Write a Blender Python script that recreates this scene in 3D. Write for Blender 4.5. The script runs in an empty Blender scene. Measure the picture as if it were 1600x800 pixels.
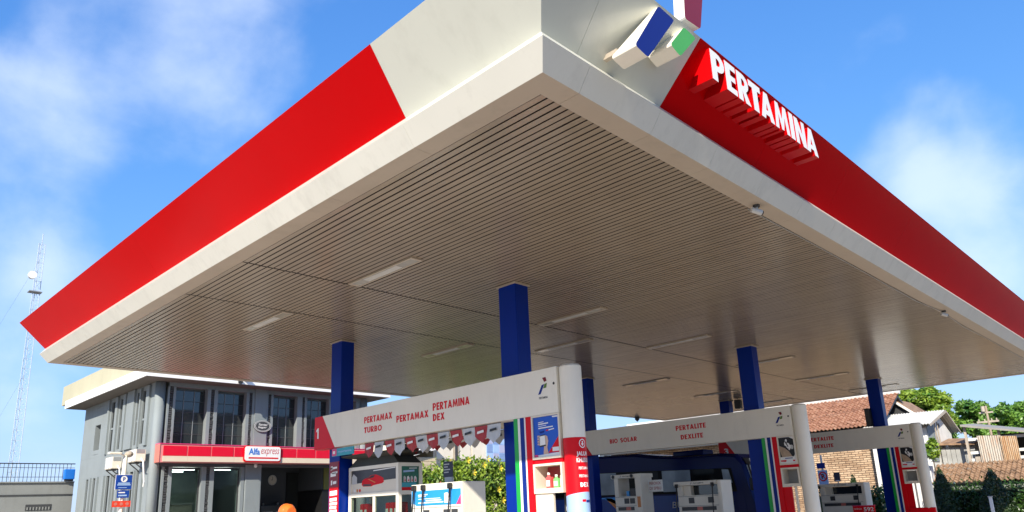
import bpy, bmesh, math, random
import numpy as np
from mathutils import Vector, Matrix, noise as mnoise
random.seed(7)
rng = np.random.default_rng(11)
R = math.radians
sc = bpy.context.scene
COL = sc.collection

# ------------------------------------------------------------------ camera
cam_r = Vector((0.7493218, -0.6608875, -0.0417689))
cam_u = Vector((-0.1628135, -0.2450046, 0.9557534))
cam_w = Vector((0.641879, 0.7093663, 0.2911886))
cd = bpy.data.cameras.new('camera')
cam = bpy.data.objects.new('camera', cd)
COL.objects.link(cam)
cam.matrix_world = Matrix(((cam_r.x, cam_u.x, -cam_w.x, 0), (cam_r.y, cam_u.y, -cam_w.y, 0),
                           (cam_r.z, cam_u.z, -cam_w.z, 1.6), (0, 0, 0, 1)))
cd.sensor_width = 36
cd.lens = 28.878
cd.clip_start = 0.1
cd.clip_end = 5000
sc.camera = cam

# ------------------------------------------------------------------ light
SUN_EL, SUN_AZ = 30.0, 35.0        # azimuth measured from -X towards -Y
sd = Vector((-math.cos(R(SUN_AZ)) * math.cos(R(SUN_EL)), -math.sin(R(SUN_AZ)) * math.cos(R(SUN_EL)), math.sin(R(SUN_EL))))
sl = bpy.data.lights.new('sun', 'SUN')
sl.energy = 5.0
sl.angle = R(0.55)
sl.color = (1.0, 0.92, 0.78)
so = bpy.data.objects.new('sun', sl)
so.rotation_euler = sd.to_track_quat('Z', 'Y').to_euler()
so.location = sd * 60
COL.objects.link(so)

world = bpy.data.worlds.new('World')
sc.world = world
world.use_nodes = True
wn = world.node_tree
wn.nodes.clear()
def WN(t, **k):
    n = wn.nodes.new(t)
    for a, b in k.items():
        setattr(n, a, b)
    return n
wl = wn.links.new
out = WN('ShaderNodeOutputWorld')
bg = WN('ShaderNodeBackground')
bg.inputs['Strength'].default_value = 0.11
sky = WN('ShaderNodeTexSky', sky_type='NISHITA')
sky.sun_disc = False
sky.sun_elevation = R(SUN_EL)
sky.sun_rotation = math.atan2(sd.x, sd.y)
sky.air_density = 1.0
sky.dust_density = 0.4
sky.ozone_density = 2.6
hsv = WN('ShaderNodeHueSaturation')
hsv.inputs['Hue'].default_value = 0.5
hsv.inputs['Saturation'].default_value = 1.18
hsv.inputs['Value'].default_value = 1.42
wl(sky.outputs[0], hsv.inputs['Color'])
tc = WN('ShaderNodeTexCoord')
# clouds: soft fractal noise over the whole sky, gathered in a few broad banks
mp = WN('ShaderNodeMapping')
mp.inputs['Scale'].default_value = (1.0, 1.0, 1.25)
mp.inputs['Location'].default_value = (0.35, 0.15, 0.2)
wl(tc.outputs['Generated'], mp.inputs[0])
n1 = WN('ShaderNodeTexNoise')
n1.inputs['Scale'].default_value = 4.2
n1.inputs['Detail'].default_value = 9
n1.inputs['Roughness'].default_value = 0.52
n1.inputs['Distortion'].default_value = 0.15
wl(mp.outputs[0], n1.inputs['Vector'])
def vmath(op, a, b):
    n = WN('ShaderNodeVectorMath', operation=op)
    wl(a, n.inputs[0]); n.inputs[1].default_value = b
    return n.outputs['Value'] if op == 'DOT_PRODUCT' else n.outputs[0]
def fmath(op, a, b, clamp=False):
    n = WN('ShaderNodeMath', operation=op, use_clamp=clamp)
    for i, x in enumerate((a, b)):
        if isinstance(x, (int, float)):
            n.inputs[i].default_value = x
        else:
            wl(x, n.inputs[i])
    return n.outputs[0]
def bank(d, w, amp):
    """a broad cloud bank round direction d, w degrees wide"""
    v = Vector(d).normalized()
    dp = vmath('DOT_PRODUCT', tc.outputs['Generated'], v)
    mr = WN('ShaderNodeMapRange', interpolation_type='SMOOTHSTEP')
    wl(dp, mr.inputs['Value'])
    mr.inputs['From Min'].default_value = math.cos(R(w))
    mr.inputs['From Max'].default_value = 1.0
    mr.inputs['To Min'].default_value = 0
    mr.inputs['To Max'].default_value = amp
    return mr.outputs[0]
banks = [((0.239, 0.825, 0.513), 12, 0.22), ((0.315, 0.82, 0.474), 8, 0.08), ((0.14, 0.911, 0.384), 7, 0.15), ((0.165, 0.963, 0.207), 8, 0.34), ((0.222, 0.935, 0.277), 5, 0.16),
         ((0.893, 0.287, 0.347), 6, 0.20), ((0.876, 0.343, 0.34), 4, 0.12), ((0.933, 0.272, 0.236), 8, 0.26), ((-0.7, 0.5, 0.4), 25, 0.2), ((0.3, -0.9, 0.4), 25, 0.2),
         ((-0.6, -0.6, 0.5), 22, 0.2), ((0.8, -0.5, 0.6), 18, 0.2), ((-0.2, 0.3, 0.9), 18, 0.2)]
acc = None
for b in banks:
    o = bank(*b)
    acc = o if acc is None else fmath('ADD', acc, o)
dens = fmath('ADD', n1.outputs['Fac'], acc)
mr = WN('ShaderNodeMapRange', interpolation_type='SMOOTHSTEP')
wl(dens, mr.inputs['Value'])
mr.inputs['From Min'].default_value = 0.57
mr.inputs['From Max'].default_value = 0.98
mr.inputs['To Max'].default_value = 0.56
cm = WN('ShaderNodeMixRGB')
wl(mr.outputs[0], cm.inputs['Fac'])
tint = WN('ShaderNodeMixRGB', blend_type='MULTIPLY')
tint.inputs['Fac'].default_value = 1.0
tint.inputs['Color2'].default_value = (0.80, 0.90, 1.04, 1)
wl(hsv.outputs[0], tint.inputs['Color1'])
# soft shoulder so that the bright horizon keeps its blue, as the photograph's does
den = WN('ShaderNodeVectorMath', operation='MULTIPLY_ADD')
wl(tint.outputs[0], den.inputs[0]); den.inputs[1].default_value = (0.16, 0.19, 0.22); den.inputs[2].default_value = (1, 1, 1)
dv = WN('ShaderNodeVectorMath', operation='DIVIDE')
wl(tint.outputs[0], dv.inputs[0]); wl(den.outputs[0], dv.inputs[1])
gn = WN('ShaderNodeVectorMath', operation='MULTIPLY')
wl(dv.outputs[0], gn.inputs[0]); gn.inputs[1].default_value = (1.10, 1.46, 2.26)
wl(gn.outputs[0], cm.inputs['Color1'])
cm.inputs['Color2'].default_value = (6.6, 7.2, 8.0, 1)
wl(cm.outputs[0], bg.inputs['Color'])
wl(bg.outputs[0], out.inputs[0])

sc.view_settings.view_transform = 'Standard'
sc.view_settings.look = 'None'
sc.view_settings.exposure = 0.62
sc.view_settings.gamma = 1
sc.render.engine = 'CYCLES'
sc.cycles.use_denoising = True
sc.cycles.max_bounces = 8
sc.cycles.diffuse_bounces = 5
sc.cycles.transparent_max_bounces = 12
sc.cycles.sample_clamp_indirect = 6
sc.cycles.caustics_reflective = False
sc.cycles.caustics_refractive = False

# ------------------------------------------------------------------ site frame
# u runs along the canopy's front edge, v along its side, both in metres from the canopy's near corner
A0 = Vector((4.7810612, 4.7545051, 0))
DX = Vector((0.9901068, 0.1403161, 0))
def lin(p):
    return Vector((p[0] * DX.x, p[0] * DX.y + p[1], p[2]))
def T(p):
    return A0 + lin(p)
LMAT = np.array([[DX.x, DX.y, 0], [0, 1, 0], [0, 0, 1.0]])   # row-vector form

# ------------------------------------------------------------------ materials
MATS = {}
def mat(name, col, rough=0.5, var=0.06, vscale=2.5, bump=0.0, bscale=60.0, metal=0.0, coat=0.0, spec=0.5, dirt=0.0, emit=None):
    if name in MATS:
        return MATS[name]
    m = bpy.data.materials.new(name)
    m.use_nodes = True
    nt = m.node_tree
    b = nt.nodes['Principled BSDF']
    b.inputs['Roughness'].default_value = rough
    b.inputs['Metallic'].default_value = metal
    b.inputs['Coat Weight'].default_value = coat
    b.inputs['Coat Roughness'].default_value = 0.06
    b.inputs['Specular IOR Level'].default_value = spec
    g = nt.nodes.new('ShaderNodeNewGeometry')
    nz = nt.nodes.new('ShaderNodeTexNoise')
    nz.inputs['Scale'].default_value = vscale
    nz.inputs['Detail'].default_value = 5
    nt.links.new(g.outputs['Position'], nz.inputs['Vector'])
    mx = nt.nodes.new('ShaderNodeMixRGB')
    mx.inputs['Color1'].default_value = (*[c * (1 - var * 2) for c in col], 1)
    mx.inputs['Color2'].default_value = (*[min(1, c * (1 + var * 1.6)) for c in col], 1)
    nt.links.new(nz.outputs['Fac'], mx.inputs['Fac'])
    last = mx.outputs[0]
    if dirt:
        nd = nt.nodes.new('ShaderNodeTexNoise')
        nd.inputs['Scale'].default_value = vscale * 3.3
        nd.inputs['Detail'].default_value = 8
        nd.inputs['Roughness'].default_value = 0.7
        mpp = nt.nodes.new('ShaderNodeMapping')
        mpp.inputs['Scale'].default_value = (1, 1, 0.25)
        nt.links.new(g.outputs['Position'], mpp.inputs[0])
        nt.links.new(mpp.outputs[0], nd.inputs['Vector'])
        rr = nt.nodes.new('ShaderNodeMapRange')
        rr.inputs['From Min'].default_value = 0.5
        rr.inputs['From Max'].default_value = 0.75
        rr.inputs['To Max'].default_value = dirt
        nt.links.new(nd.outputs['Fac'], rr.inputs['Value'])
        m2 = nt.nodes.new('ShaderNodeMixRGB')
        m2.inputs['Color2'].default_value = (0.10, 0.085, 0.06, 1)
        nt.links.new(rr.outputs[0], m2.inputs['Fac'])
        nt.links.new(last, m2.inputs['Color1'])
        last = m2.outputs[0]
    nt.links.new(last, b.inputs['Base Color'])
    if bump:
        nb = nt.nodes.new('ShaderNodeTexNoise')
        nb.inputs['Scale'].default_value = bscale
        nb.inputs['Detail'].default_value = 4
        nt.links.new(g.outputs['Position'], nb.inputs['Vector'])
        bp = nt.nodes.new('ShaderNodeBump')
        bp.inputs['Strength'].default_value = bump
        bp.inputs['Distance'].default_value = 0.02
        nt.links.new(nb.outputs['Fac'], bp.inputs['Height'])
        nt.links.new(bp.outputs[0], b.inputs['Normal'])
    if emit:
        b.inputs['Emission Color'].default_value = (*emit[:3], 1)
        b.inputs['Emission Strength'].default_value = emit[3]
    MATS[name] = m
    return m

WHITE = mat('white_panel', (0.60, 0.61, 0.535), 0.32, 0.04, 0.8, bump=0.06, bscale=1.3, coat=0.12, dirt=0.12)
WHITE2 = mat('white_coated_metal', (0.85, 0.81, 0.705), 0.45, 0.03, 1.5, spec=0.25, dirt=0.07)
BAND = mat('white_edge_trim', (0.70, 0.69, 0.615), 0.3, 0.04, 1.0, bump=0.08, bscale=2.0, coat=0.25, dirt=0.16)
RED = mat('red_panel', (0.54, 0.0005, 0.002), 0.14, 0.04, 0.7, bump=0.16, bscale=1.1, spec=0.05)
REDP = mat('red_print', (0.68, 0.003, 0.010), 0.4, 0.04, 3, spec=0.2)
TRIM = mat('soffit_border', (0.44, 0.375, 0.30), 0.42, 0.05, 1.0, dirt=0.15, spec=0.35)
SLAT = mat('ceiling_slat_metal', (0.315, 0.258, 0.187), 0.22, 0.06, 0.9, spec=0.6, dirt=0.22)
GAPSHADE = mat('slat_gap_shade', (0.018, 0.012, 0.010), 0.85, spec=0.1)  # near-black sheet that paints the shade in the slat gaps
BLUE = mat('blue_paint', (0.001, 0.024, 0.26), 0.3, 0.05, 1.5, spec=0.15)
BLUEP = mat('blue_print', (0.004, 0.085, 0.52), 0.4)
NAVYP = mat('navy_stripe', (0.006, 0.025, 0.22), 0.35, spec=0.2)
GREENP = mat('green_stripe', (0.01, 0.36, 0.05), 0.35)
GREENL = mat('logo_green', (0.07, 0.36, 0.045), 0.35)
LOGOB = mat('logo_blue', (0.006, 0.014, 0.17), 0.35, spec=0.2)
LOGOR = mat('logo_red', (0.20, 0.015, 0.022), 0.35, spec=0.2)
LETW = mat('letter_white', (0.82, 0.81, 0.78), 0.4, 0.02)
WPRINT = mat('white_print', (0.82, 0.82, 0.80), 0.5, 0.02)
BLACK = mat('black_plastic', (0.012, 0.012, 0.013), 0.45)
DARK = mat('dark_grey', (0.05, 0.052, 0.055), 0.5)
GREYM = mat('grey_metal', (0.34, 0.35, 0.35), 0.4, metal=0.3)
LGREY = mat('light_grey', (0.55, 0.56, 0.55), 0.5)
SILVER = mat('silver_cloth', (0.50, 0.53, 0.56), 0.6, 0.1, 6)
MAROON = mat('maroon_cloth', (0.36, 0.03, 0.04), 0.6, 0.1, 6)
CREAM = mat('cream_paint', (0.76, 0.70, 0.58), 0.5, 0.05)
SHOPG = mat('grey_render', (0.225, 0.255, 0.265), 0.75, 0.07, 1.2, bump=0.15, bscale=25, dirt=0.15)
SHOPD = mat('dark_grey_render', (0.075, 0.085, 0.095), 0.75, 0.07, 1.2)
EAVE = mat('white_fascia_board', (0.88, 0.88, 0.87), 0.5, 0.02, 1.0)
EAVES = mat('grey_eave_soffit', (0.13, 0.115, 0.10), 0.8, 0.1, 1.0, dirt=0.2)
YELLOW = mat('pale_yellow_render', (0.46, 0.43, 0.30), 0.75, 0.07, 0.8, dirt=0.12)
STONE = mat('dark_stone', (0.06, 0.062, 0.065), 0.8, 0.25, 9)
OLIVE = mat('olive_panel', (0.16, 0.16, 0.03), 0.6)
ORANGE = mat('orange_shell', (0.80, 0.16, 0.02), 0.3)
SKIN = mat('skin', (0.42, 0.24, 0.16), 0.5)
CLOTH = mat('dark_jacket', (0.03, 0.035, 0.06), 0.8)
TEAL = mat('teal_print', (0.03, 0.33, 0.42), 0.4)
SKYP = mat('sky_blue_print', (0.02, 0.30, 0.72), 0.35)
PALEB = mat('pale_blue_print', (0.36, 0.52, 0.78), 0.4)
PINK = mat('pink_print', (0.75, 0.05, 0.20), 0.4)
TAN = mat('tan_print', (0.46, 0.33, 0.22), 0.5, 0.2, 14)
DGREEN = mat('dark_green_print', (0.01, 0.14, 0.08), 0.4, 0.3, 12)
BUSB = mat('bus_navy', (0.002, 0.009, 0.085), 0.25, 0.04, 1, spec=0.14)
ORANGEP = mat('orange_print', (0.62, 0.22, 0.04), 0.35)
PLASTER = mat('cream_plaster', (0.66, 0.58, 0.45), 0.85, 0.09, 1.0, dirt=0.12)
WPLASTER = mat('white_plaster', (0.72, 0.71, 0.68), 0.85, 0.08, 1.2, dirt=0.2)
TIMBER = mat('weathered_timber', (0.42, 0.36, 0.29), 0.8, 0.2, 4)
CONCR = mat('concrete', (0.30, 0.29, 0.27), 0.85, 0.12, 1.0, bump=0.2, bscale=30, dirt=0.2)
CGREY = mat('wall_grey_render', (0.24, 0.25, 0.24), 0.8, 0.08, 1.0, dirt=0.25)
PAVE = mat('concrete_paving', (0.55, 0.475, 0.385), 0.85, 0.10, 0.5, bump=0.15, bscale=30)
EARTH = mat('dry_ground', (0.20, 0.17, 0.12), 0.95, 0.2, 0.3)
BARK = mat('bark', (0.10, 0.075, 0.05), 0.9, 0.2, 6)
ROOFW = mat('pale_sheet_roof', (0.56, 0.54, 0.49), 0.6, 0.1, 2.5, dirt=0.2)
MASTM = mat('hazed_galvanised_steel', (0.47, 0.53, 0.60), 0.6)  # steel shifted towards the sky colour as painted haze
INTER = mat('shop_interior_wall', (0.50, 0.56, 0.50), 0.8, 0.2, 2.0)
LAMP = mat('lit_tube', (0.9, 0.95, 0.95), 0.5, emit=(0.85, 1.0, 0.98, 9.0))
DIFF = mat('light_diffuser', (0.44, 0.42, 0.36), 0.12, 0.06, 6)
SALMON = mat('salmon_print', (0.60, 0.18, 0.14), 0.5, 0.2, 20)
CORR = None

def tile_mat(name, c1, c2, c3):
    m = bpy.data.materials.new(name)
    m.use_nodes = True
    nt = m.node_tree
    b = nt.nodes['Principled BSDF']
    b.inputs['Roughness'].default_value = 0.9
    g = nt.nodes.new('ShaderNodeNewGeometry')
    nz = nt.nodes.new('ShaderNodeTexNoise')
    nz.inputs['Scale'].default_value = 3.5
    nz.inputs['Detail'].default_value = 8
    nz.inputs['Roughness'].default_value = 0.75
    nt.links.new(g.outputs['Position'], nz.inputs['Vector'])
    cr = nt.nodes.new('ShaderNodeValToRGB')
    e = cr.color_ramp.elements
    e[0].position = 0.3; e[0].color = (*c1, 1)
    e[1].position = 0.7; e[1].color = (*c3, 1)
    k = cr.color_ramp.elements.new(0.5); k.color = (*c2, 1)
    nt.links.new(nz.outputs['Fac'], cr.inputs[0])
    nt.links.new(cr.outputs[0], b.inputs['Base Color'])
    MATS[name] = m
    return m
TILE = tile_mat('clay_roof_tile', (0.14, 0.065, 0.045), (0.31, 0.145, 0.085), (0.46, 0.29, 0.20))
TILEOLD = tile_mat('old_brown_tile', (0.09, 0.06, 0.04), (0.28, 0.17, 0.10), (0.44, 0.29, 0.18))
RUST = tile_mat('rusty_sheet', (0.36, 0.13, 0.04), (0.44, 0.34, 0.26), (0.55, 0.53, 0.47))

def rust_mat(name, c1, c2, c3):
    m = tile_mat(name, c1, c2, c3)
    nt = m.node_tree
    g = nt.nodes['Geometry']; nz = nt.nodes['Noise Texture']
    mp_ = nt.nodes.new('ShaderNodeMapping'); mp_.inputs['Scale'].default_value = (3.5, 3.5, 0.3)
    nt.links.new(g.outputs['Position'], mp_.inputs[0]); nt.links.new(mp_.outputs[0], nz.inputs['Vector'])
    return m
RUST = rust_mat('rusty_sheet_orange', (0.55, 0.53, 0.47), (0.45, 0.30, 0.17), (0.32, 0.12, 0.04))
RUST2 = rust_mat('rusty_sheet_grey', (0.55, 0.55, 0.52), (0.46, 0.42, 0.36), (0.40, 0.17, 0.06))
def brick_mat():
    m = bpy.data.materials.new('worn_brick')
    m.use_nodes = True
    nt = m.node_tree
    b = nt.nodes['Principled BSDF']
    b.inputs['Roughness'].default_value = 0.9
    g = nt.nodes.new('ShaderNodeNewGeometry')
    sx = nt.nodes.new('ShaderNodeSeparateXYZ')
    nt.links.new(g.outputs['Position'], sx.inputs[0])
    cx = nt.nodes.new('ShaderNodeCombineXYZ')
    nt.links.new(sx.outputs['Y'], cx.inputs[0]); nt.links.new(sx.outputs['Z'], cx.inputs[1])
    bt = nt.nodes.new('ShaderNodeTexBrick')
    bt.inputs['Scale'].default_value = 1.0
    bt.inputs['Brick Width'].default_value = 0.42
    bt.inputs['Row Height'].default_value = 0.115
    bt.inputs['Mortar Size'].default_value = 0.018
    bt.inputs['Color1'].default_value = (0.47, 0.31, 0.19, 1)
    bt.inputs['Color2'].default_value = (0.64, 0.47, 0.31, 1)
    bt.inputs['Mortar'].default_value = (0.13, 0.085, 0.055, 1)
    nt.links.new(cx.outputs[0], bt.inputs['Vector'])
    nz = nt.nodes.new('ShaderNodeTexNoise')
    nz.inputs['Scale'].default_value = 1.1
    nz.inputs['Detail'].default_value = 8
    nt.links.new(g.outputs['Position'], nz.inputs['Vector'])
    mx = nt.nodes.new('ShaderNodeMixRGB')
    mx.blend_type = 'MULTIPLY'
    mx.inputs['Fac'].default_value = 0.7
    cr = nt.nodes.new('ShaderNodeValToRGB')
    cr.color_ramp.elements[0].position = 0.35
    cr.color_ramp.elements[0].color = (0.55, 0.50, 0.46, 1)
    cr.color_ramp.elements[1].position = 0.6
    nt.links.new(nz.outputs['Fac'], cr.inputs[0])
    nt.links.new(bt.outputs['Color'], mx.inputs['Color1']); nt.links.new(cr.outputs[0], mx.inputs['Color2'])
    nt.links.new(mx.outputs[0], b.inputs['Base Color'])
    bp = nt.nodes.new('ShaderNodeBump')
    bp.inputs['Strength'].default_value = 0.6
    bp.inputs['Distance'].default_value = 0.03
    nt.links.new(bt.outputs['Fac'], bp.inputs['Height'])
    bp.invert = True
    nt.links.new(bp.outputs[0], b.inputs['Normal'])
    return m
BRICK = brick_mat()

def glass_mat(name, tint, rough, trans):
    m = bpy.data.materials.new(name)
    m.use_nodes = True
    nt = m.node_tree
    b = nt.nodes['Principled BSDF']
    b.inputs['Base Color'].default_value = (*tint, 1)
    b.inputs['Roughness'].default_value = rough
    b.inputs['Specular IOR Level'].default_value = 0.9
    if trans:
        tr = nt.nodes.new('ShaderNodeBsdfTransparent')
        tr.inputs[0].default_value = (0.72, 0.80, 0.76, 1)
        mx = nt.nodes.new('ShaderNodeMixShader')
        mx.inputs[0].default_value = 1 - trans
        nt.links.new(tr.outputs[0], mx.inputs[1]); nt.links.new(b.outputs[0], mx.inputs[2])
        nt.links.new(mx.outputs[0], nt.nodes['Material Output'].inputs[0])
    return m
GLASSD = glass_mat('dark_window_glass', (0.022, 0.03, 0.034), 0.05, 0)
GLASSM = mat('slit_glass', (0.012, 0.014, 0.016), 0.25, spec=0.3)
GLASSC = glass_mat('shopfront_glass', (0.02, 0.025, 0.025), 0.04, 0.86)
GLASSB = mat('bus_glass_painted_reflection', (0.26, 0.33, 0.40), 0.10, 0.35, 1.6, spec=0.4)  # pale base colour paints bright reflections into these panes
GLASSK = mat('bus_dark_glass', (0.006, 0.007, 0.008), 0.12, spec=0.1)
BLACKM = mat('bus_black_band', (0.006, 0.006, 0.007), 0.4, spec=0.08)

def leaf_mat(name, d, l, ls=2.0):
    m = bpy.data.materials.new(name)
    m.use_nodes = True
    nt = m.node_tree
    nt.nodes.clear()
    o = nt.nodes.new('ShaderNodeOutputMaterial')
    g = nt.nodes.new('ShaderNodeNewGeometry')
    nz = nt.nodes.new('ShaderNodeTexNoise')
    nz.inputs['Scale'].default_value = ls
    nz.inputs['Detail'].default_value = 3
    nt.links.new(g.outputs['Position'], nz.inputs['Vector'])
    cr = nt.nodes.new('ShaderNodeValToRGB')
    cr.color_ramp.elements[0].position = 0.30; cr.color_ramp.elements[0].color = (*d, 1)
    cr.color_ramp.elements[1].position = 0.60; cr.color_ramp.elements[1].color = (*l, 1)
    ri = fm = nt.nodes.new('ShaderNodeMath')
    fm.operation = 'MULTIPLY_ADD'
    nt.links.new(g.outputs['Random Per Island'], fm.inputs[0])
    fm.inputs[1].default_value = 0.3
    ad = nt.nodes.new('ShaderNodeMath'); ad.operation = 'SUBTRACT'
    nt.links.new(nz.outputs['Fac'], ad.inputs[0]); ad.inputs[1].default_value = 0.15
    nt.links.new(ad.outputs[0], fm.inputs[2])
    nt.links.new(fm.outputs[0], cr.inputs[0])
    df = nt.nodes.new('ShaderNodeBsdfDiffuse'); tl = nt.nodes.new('ShaderNodeBsdfTranslucent'); gl = nt.nodes.new('ShaderNodeBsdfGlossy')
    gl.inputs['Roughness'].default_value = 0.45
    nt.links.new(cr.outputs[0], df.inputs[0]); nt.links.new(cr.outputs[0], tl.inputs[0])
    m1 = nt.nodes.new('ShaderNodeMixShader'); m1.inputs[0].default_value = 0.3
    nt.links.new(df.outputs[0], m1.inputs[1]); nt.links.new(tl.outputs[0], m1.inputs[2])
    m2 = nt.nodes.new('ShaderNodeMixShader'); m2.inputs[0].default_value = 0.06
    nt.links.new(m1.outputs[0], m2.inputs[1]); nt.links.new(gl.outputs[0], m2.inputs[2])
    nt.links.new(m2.outputs[0], o.inputs[0])
    return m
LEAF_B = leaf_mat('bright_leaf', (0.06, 0.17, 0.015), (0.30, 0.42, 0.045), 0.9)
LEAF_M = leaf_mat('mid_leaf', (0.035, 0.13, 0.02), (0.19, 0.36, 0.055), 0.8)
LEAF_D = leaf_mat('dark_leaf', (0.010, 0.030, 0.008), (0.038, 0.078, 0.016), 3)
LEAF_H = leaf_mat('hedge_leaf', (0.012, 0.045, 0.008), (0.05, 0.12, 0.015), 2)
LEAF_S = leaf_mat('shrub_leaf', (0.06, 0.16, 0.012), (0.30, 0.42, 0.05), 1.3)
PETAL = mat('yellow_petal', (0.80, 0.62, 0.05), 0.6)
PETALR = mat('pink_petal', (0.75, 0.22, 0.14), 0.6)

# ------------------------------------------------------------------ mesh helpers
class MB:
    """collects faces given in absolute (u, v, z) site coordinates"""
    def __init__(s):
        s.v = []; s.f = []; s.m = []; s.mats = []
    def _mi(s, m):
        if m not in s.mats:
            s.mats.append(m)
        return s.mats.index(m)
    def add(s, vs, fs, m):
        b = len(s.v); s.v += [tuple(x) for x in vs]
        mi = s._mi(m)
        for f in fs:
            s.f.append([b + i for i in f]); s.m.append(mi)
        return s
    def box(s, u0, u1, v0, v1, z0, z1, m, bev=0.0):
        u0, u1 = min(u0, u1), max(u0, u1); v0, v1 = min(v0, v1), max(v0, v1); z0, z1 = min(z0, z1), max(z0, z1)
        if bev:
            return s._bbox(u0, u1, v0, v1, z0, z1, m, bev)
        vs = [(x, y, z) for z in (z0, z1) for y in (v0, v1) for x in (u0, u1)]
        return s.add(vs, [(0, 2, 3, 1), (4, 5, 7, 6), (0, 1, 5, 4), (2, 6, 7, 3), (0, 4, 6, 2), (1, 3, 7, 5)], m)
    def _bbox(s, u0, u1, v0, v1, z0, z1, m, bev):
        bm = bmesh.new()
        bmesh.ops.create_cube(bm, size=1)
        for q in bm.verts:
            q.co = Vector(((u0 + u1) / 2 + q.co.x * (u1 - u0), (v0 + v1) / 2 + q.co.y * (v1 - v0), (z0 + z1) / 2 + q.co.z * (z1 - z0)))
        bmesh.ops.bevel(bm, geom=bm.edges[:], offset=bev, segments=2, affect='EDGES', profile=0.6)
        bm.verts.index_update()
        s.add([q.co[:] for q in bm.verts], [[q.index for q in f.verts] for f in bm.faces], m)
        bm.free()
        return s
    def prism(s, pts, ext, m, mcap=None):
        """polygon pts (3-D) swept by ext; mcap: material of the starting cap"""
        n = len(pts)
        vs = [tuple(p) for p in pts] + [tuple(Vector(p) + Vector(ext)) for p in pts]
        s.add(vs, [[i, (i + 1) % n, n + (i + 1) % n, n + i] for i in range(n)] + [list(range(n, 2 * n))], m)
        s.add(pts, [list(range(n))], mcap or m)
        return s
    def poly(s, pts, m):
        return s.add(pts, [list(range(len(pts)))], m)
    def tube(s, pts, r, m, n=8, cap=True):
        pts = [Vector(p) for p in pts]
        rs = r if isinstance(r, (list, tuple)) else [r] * len(pts)
        vs = []
        for i, p in enumerate(pts):
            d = (pts[min(i + 1, len(pts) - 1)] - pts[max(i - 1, 0)]).normalized()
            a = d.orthogonal().normalized() if abs(d.z) < 0.99 else Vector((1, 0, 0))
            b = d.cross(a).normalized(); a = b.cross(d).normalized()
            for k in range(n):
                t = 2 * math.pi * k / n
                vs.append(p + (a * math.cos(t) + b * math.sin(t)) * rs[i])
        fs = []
        for i in range(len(pts) - 1):
            for k in range(n):
                fs.append((i * n + k, i * n + (k + 1) % n, (i + 1) * n + (k + 1) % n, (i + 1) * n + k))
        if cap:
            fs.append(list(range(n))[::-1]); fs.append([(len(pts) - 1) * n + k for k in range(n)])
        return s.add(vs, fs, m)
    def disc(s, c, r, ax, th, m, n=24, ry=None):
        """disc facing the -ax direction ('u' or 'v'), th thick"""
        ry = ry or r
        pts = []
        for k in range(n):
            t = 2 * math.pi * k / n
            a, b = r * math.cos(t), ry * math.sin(t)
            pts.append((c[0], c[1] + a, c[2] + b) if ax == 'u' else (c[0] + a, c[1], c[2] + b))
        e = (th, 0, 0) if ax == 'u' else (0, th, 0)
        return s.prism(pts, e, m)
    def sphere(s, c, r, m, n=12, k=8, sz=1.0, zmin=-1.0):
        vs = []; fs = []
        for i in range(k + 1):
            p = -math.pi / 2 + math.pi * i / k
            for j in range(n):
                t = 2 * math.pi * j / n
                vs.append((c[0] + r * math.cos(p) * math.cos(t), c[1] + r * math.cos(p) * math.sin(t), c[2] + r * sz * max(zmin, math.sin(p))))
        for i in range(k):
            for j in range(n):
                fs.append((i * n + j, i * n + (j + 1) % n, (i + 1) * n + (j + 1) % n, (i + 1) * n + j))
        return s.add(vs, fs, m)
    def mesh(s, name, origin=(0, 0, 0), smooth=False):
        V = (np.array(s.v, float).reshape(-1, 3) - np.array(origin, float)) @ LMAT
        me = bpy.data.meshes.new(name)
        me.from_pydata(V.tolist(), [], s.f)
        for m in s.mats:
            me.materials.append(m)
        me.polygons.foreach_set('material_index', s.m)
        if smooth:
            me.polygons.foreach_set('use_smooth', [True] * len(s.f))
        me.validate(); me.update()
        return me

ORG = {}
def link(o, parent=None):
    COL.objects.link(o)
    if parent is not None:
        o.parent = parent
    return o
def tag(o, label=None, cat=None, group=None, kind=None):
    if label: o['label'] = label
    if cat: o['category'] = cat
    if group: o['group'] = group
    if kind: o['kind'] = kind
    return o
def thing(name, label, cat, loc, group=None):
    o = bpy.data.objects.new(name, None)
    o.empty_display_size = 0.2
    o.location = T(loc)
    link(o); ORG[o.name] = tuple(loc)
    return tag(o, label, cat, group)
def part(name, mb, parent, smooth=False, kind=None, label=None):
    org = ORG[parent.name]
    o = bpy.data.objects.new(name, mb.mesh(name, org, smooth))
    link(o, parent); ORG[o.name] = org
    return tag(o, label, None, None, kind)
def solo(name, mb, label, cat, loc, group=None, smooth=False, kind=None):
    o = bpy.data.objects.new(name, mb.mesh(name, loc, smooth))
    o.location = T(loc); link(o); ORG[o.name] = tuple(loc)
    return tag(o, label, cat, group, kind)
def structure(name, mb, smooth=False):
    return solo(name, mb, None, None, (0, 0, 0), None, smooth, 'structure')
def inst(name, me, parent, off, rot=None):
    """one more piece sharing mesh data; off in site coordinates relative to the thing"""
    o = bpy.data.objects.new(name, me)
    link(o, parent); ORG[o.name] = ORG[parent.name]
    o.location = lin(off)
    if rot: o.rotation_euler = rot
    return o
def copy_tree(o, loc=None, parent=None):
    c = o.copy(); link(c, parent)
    if loc is not None:
        c.location = T(loc); ORG[c.name] = tuple(loc)
    for ch in list(o.children):
        copy_tree(ch, None, c)
    return c

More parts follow.
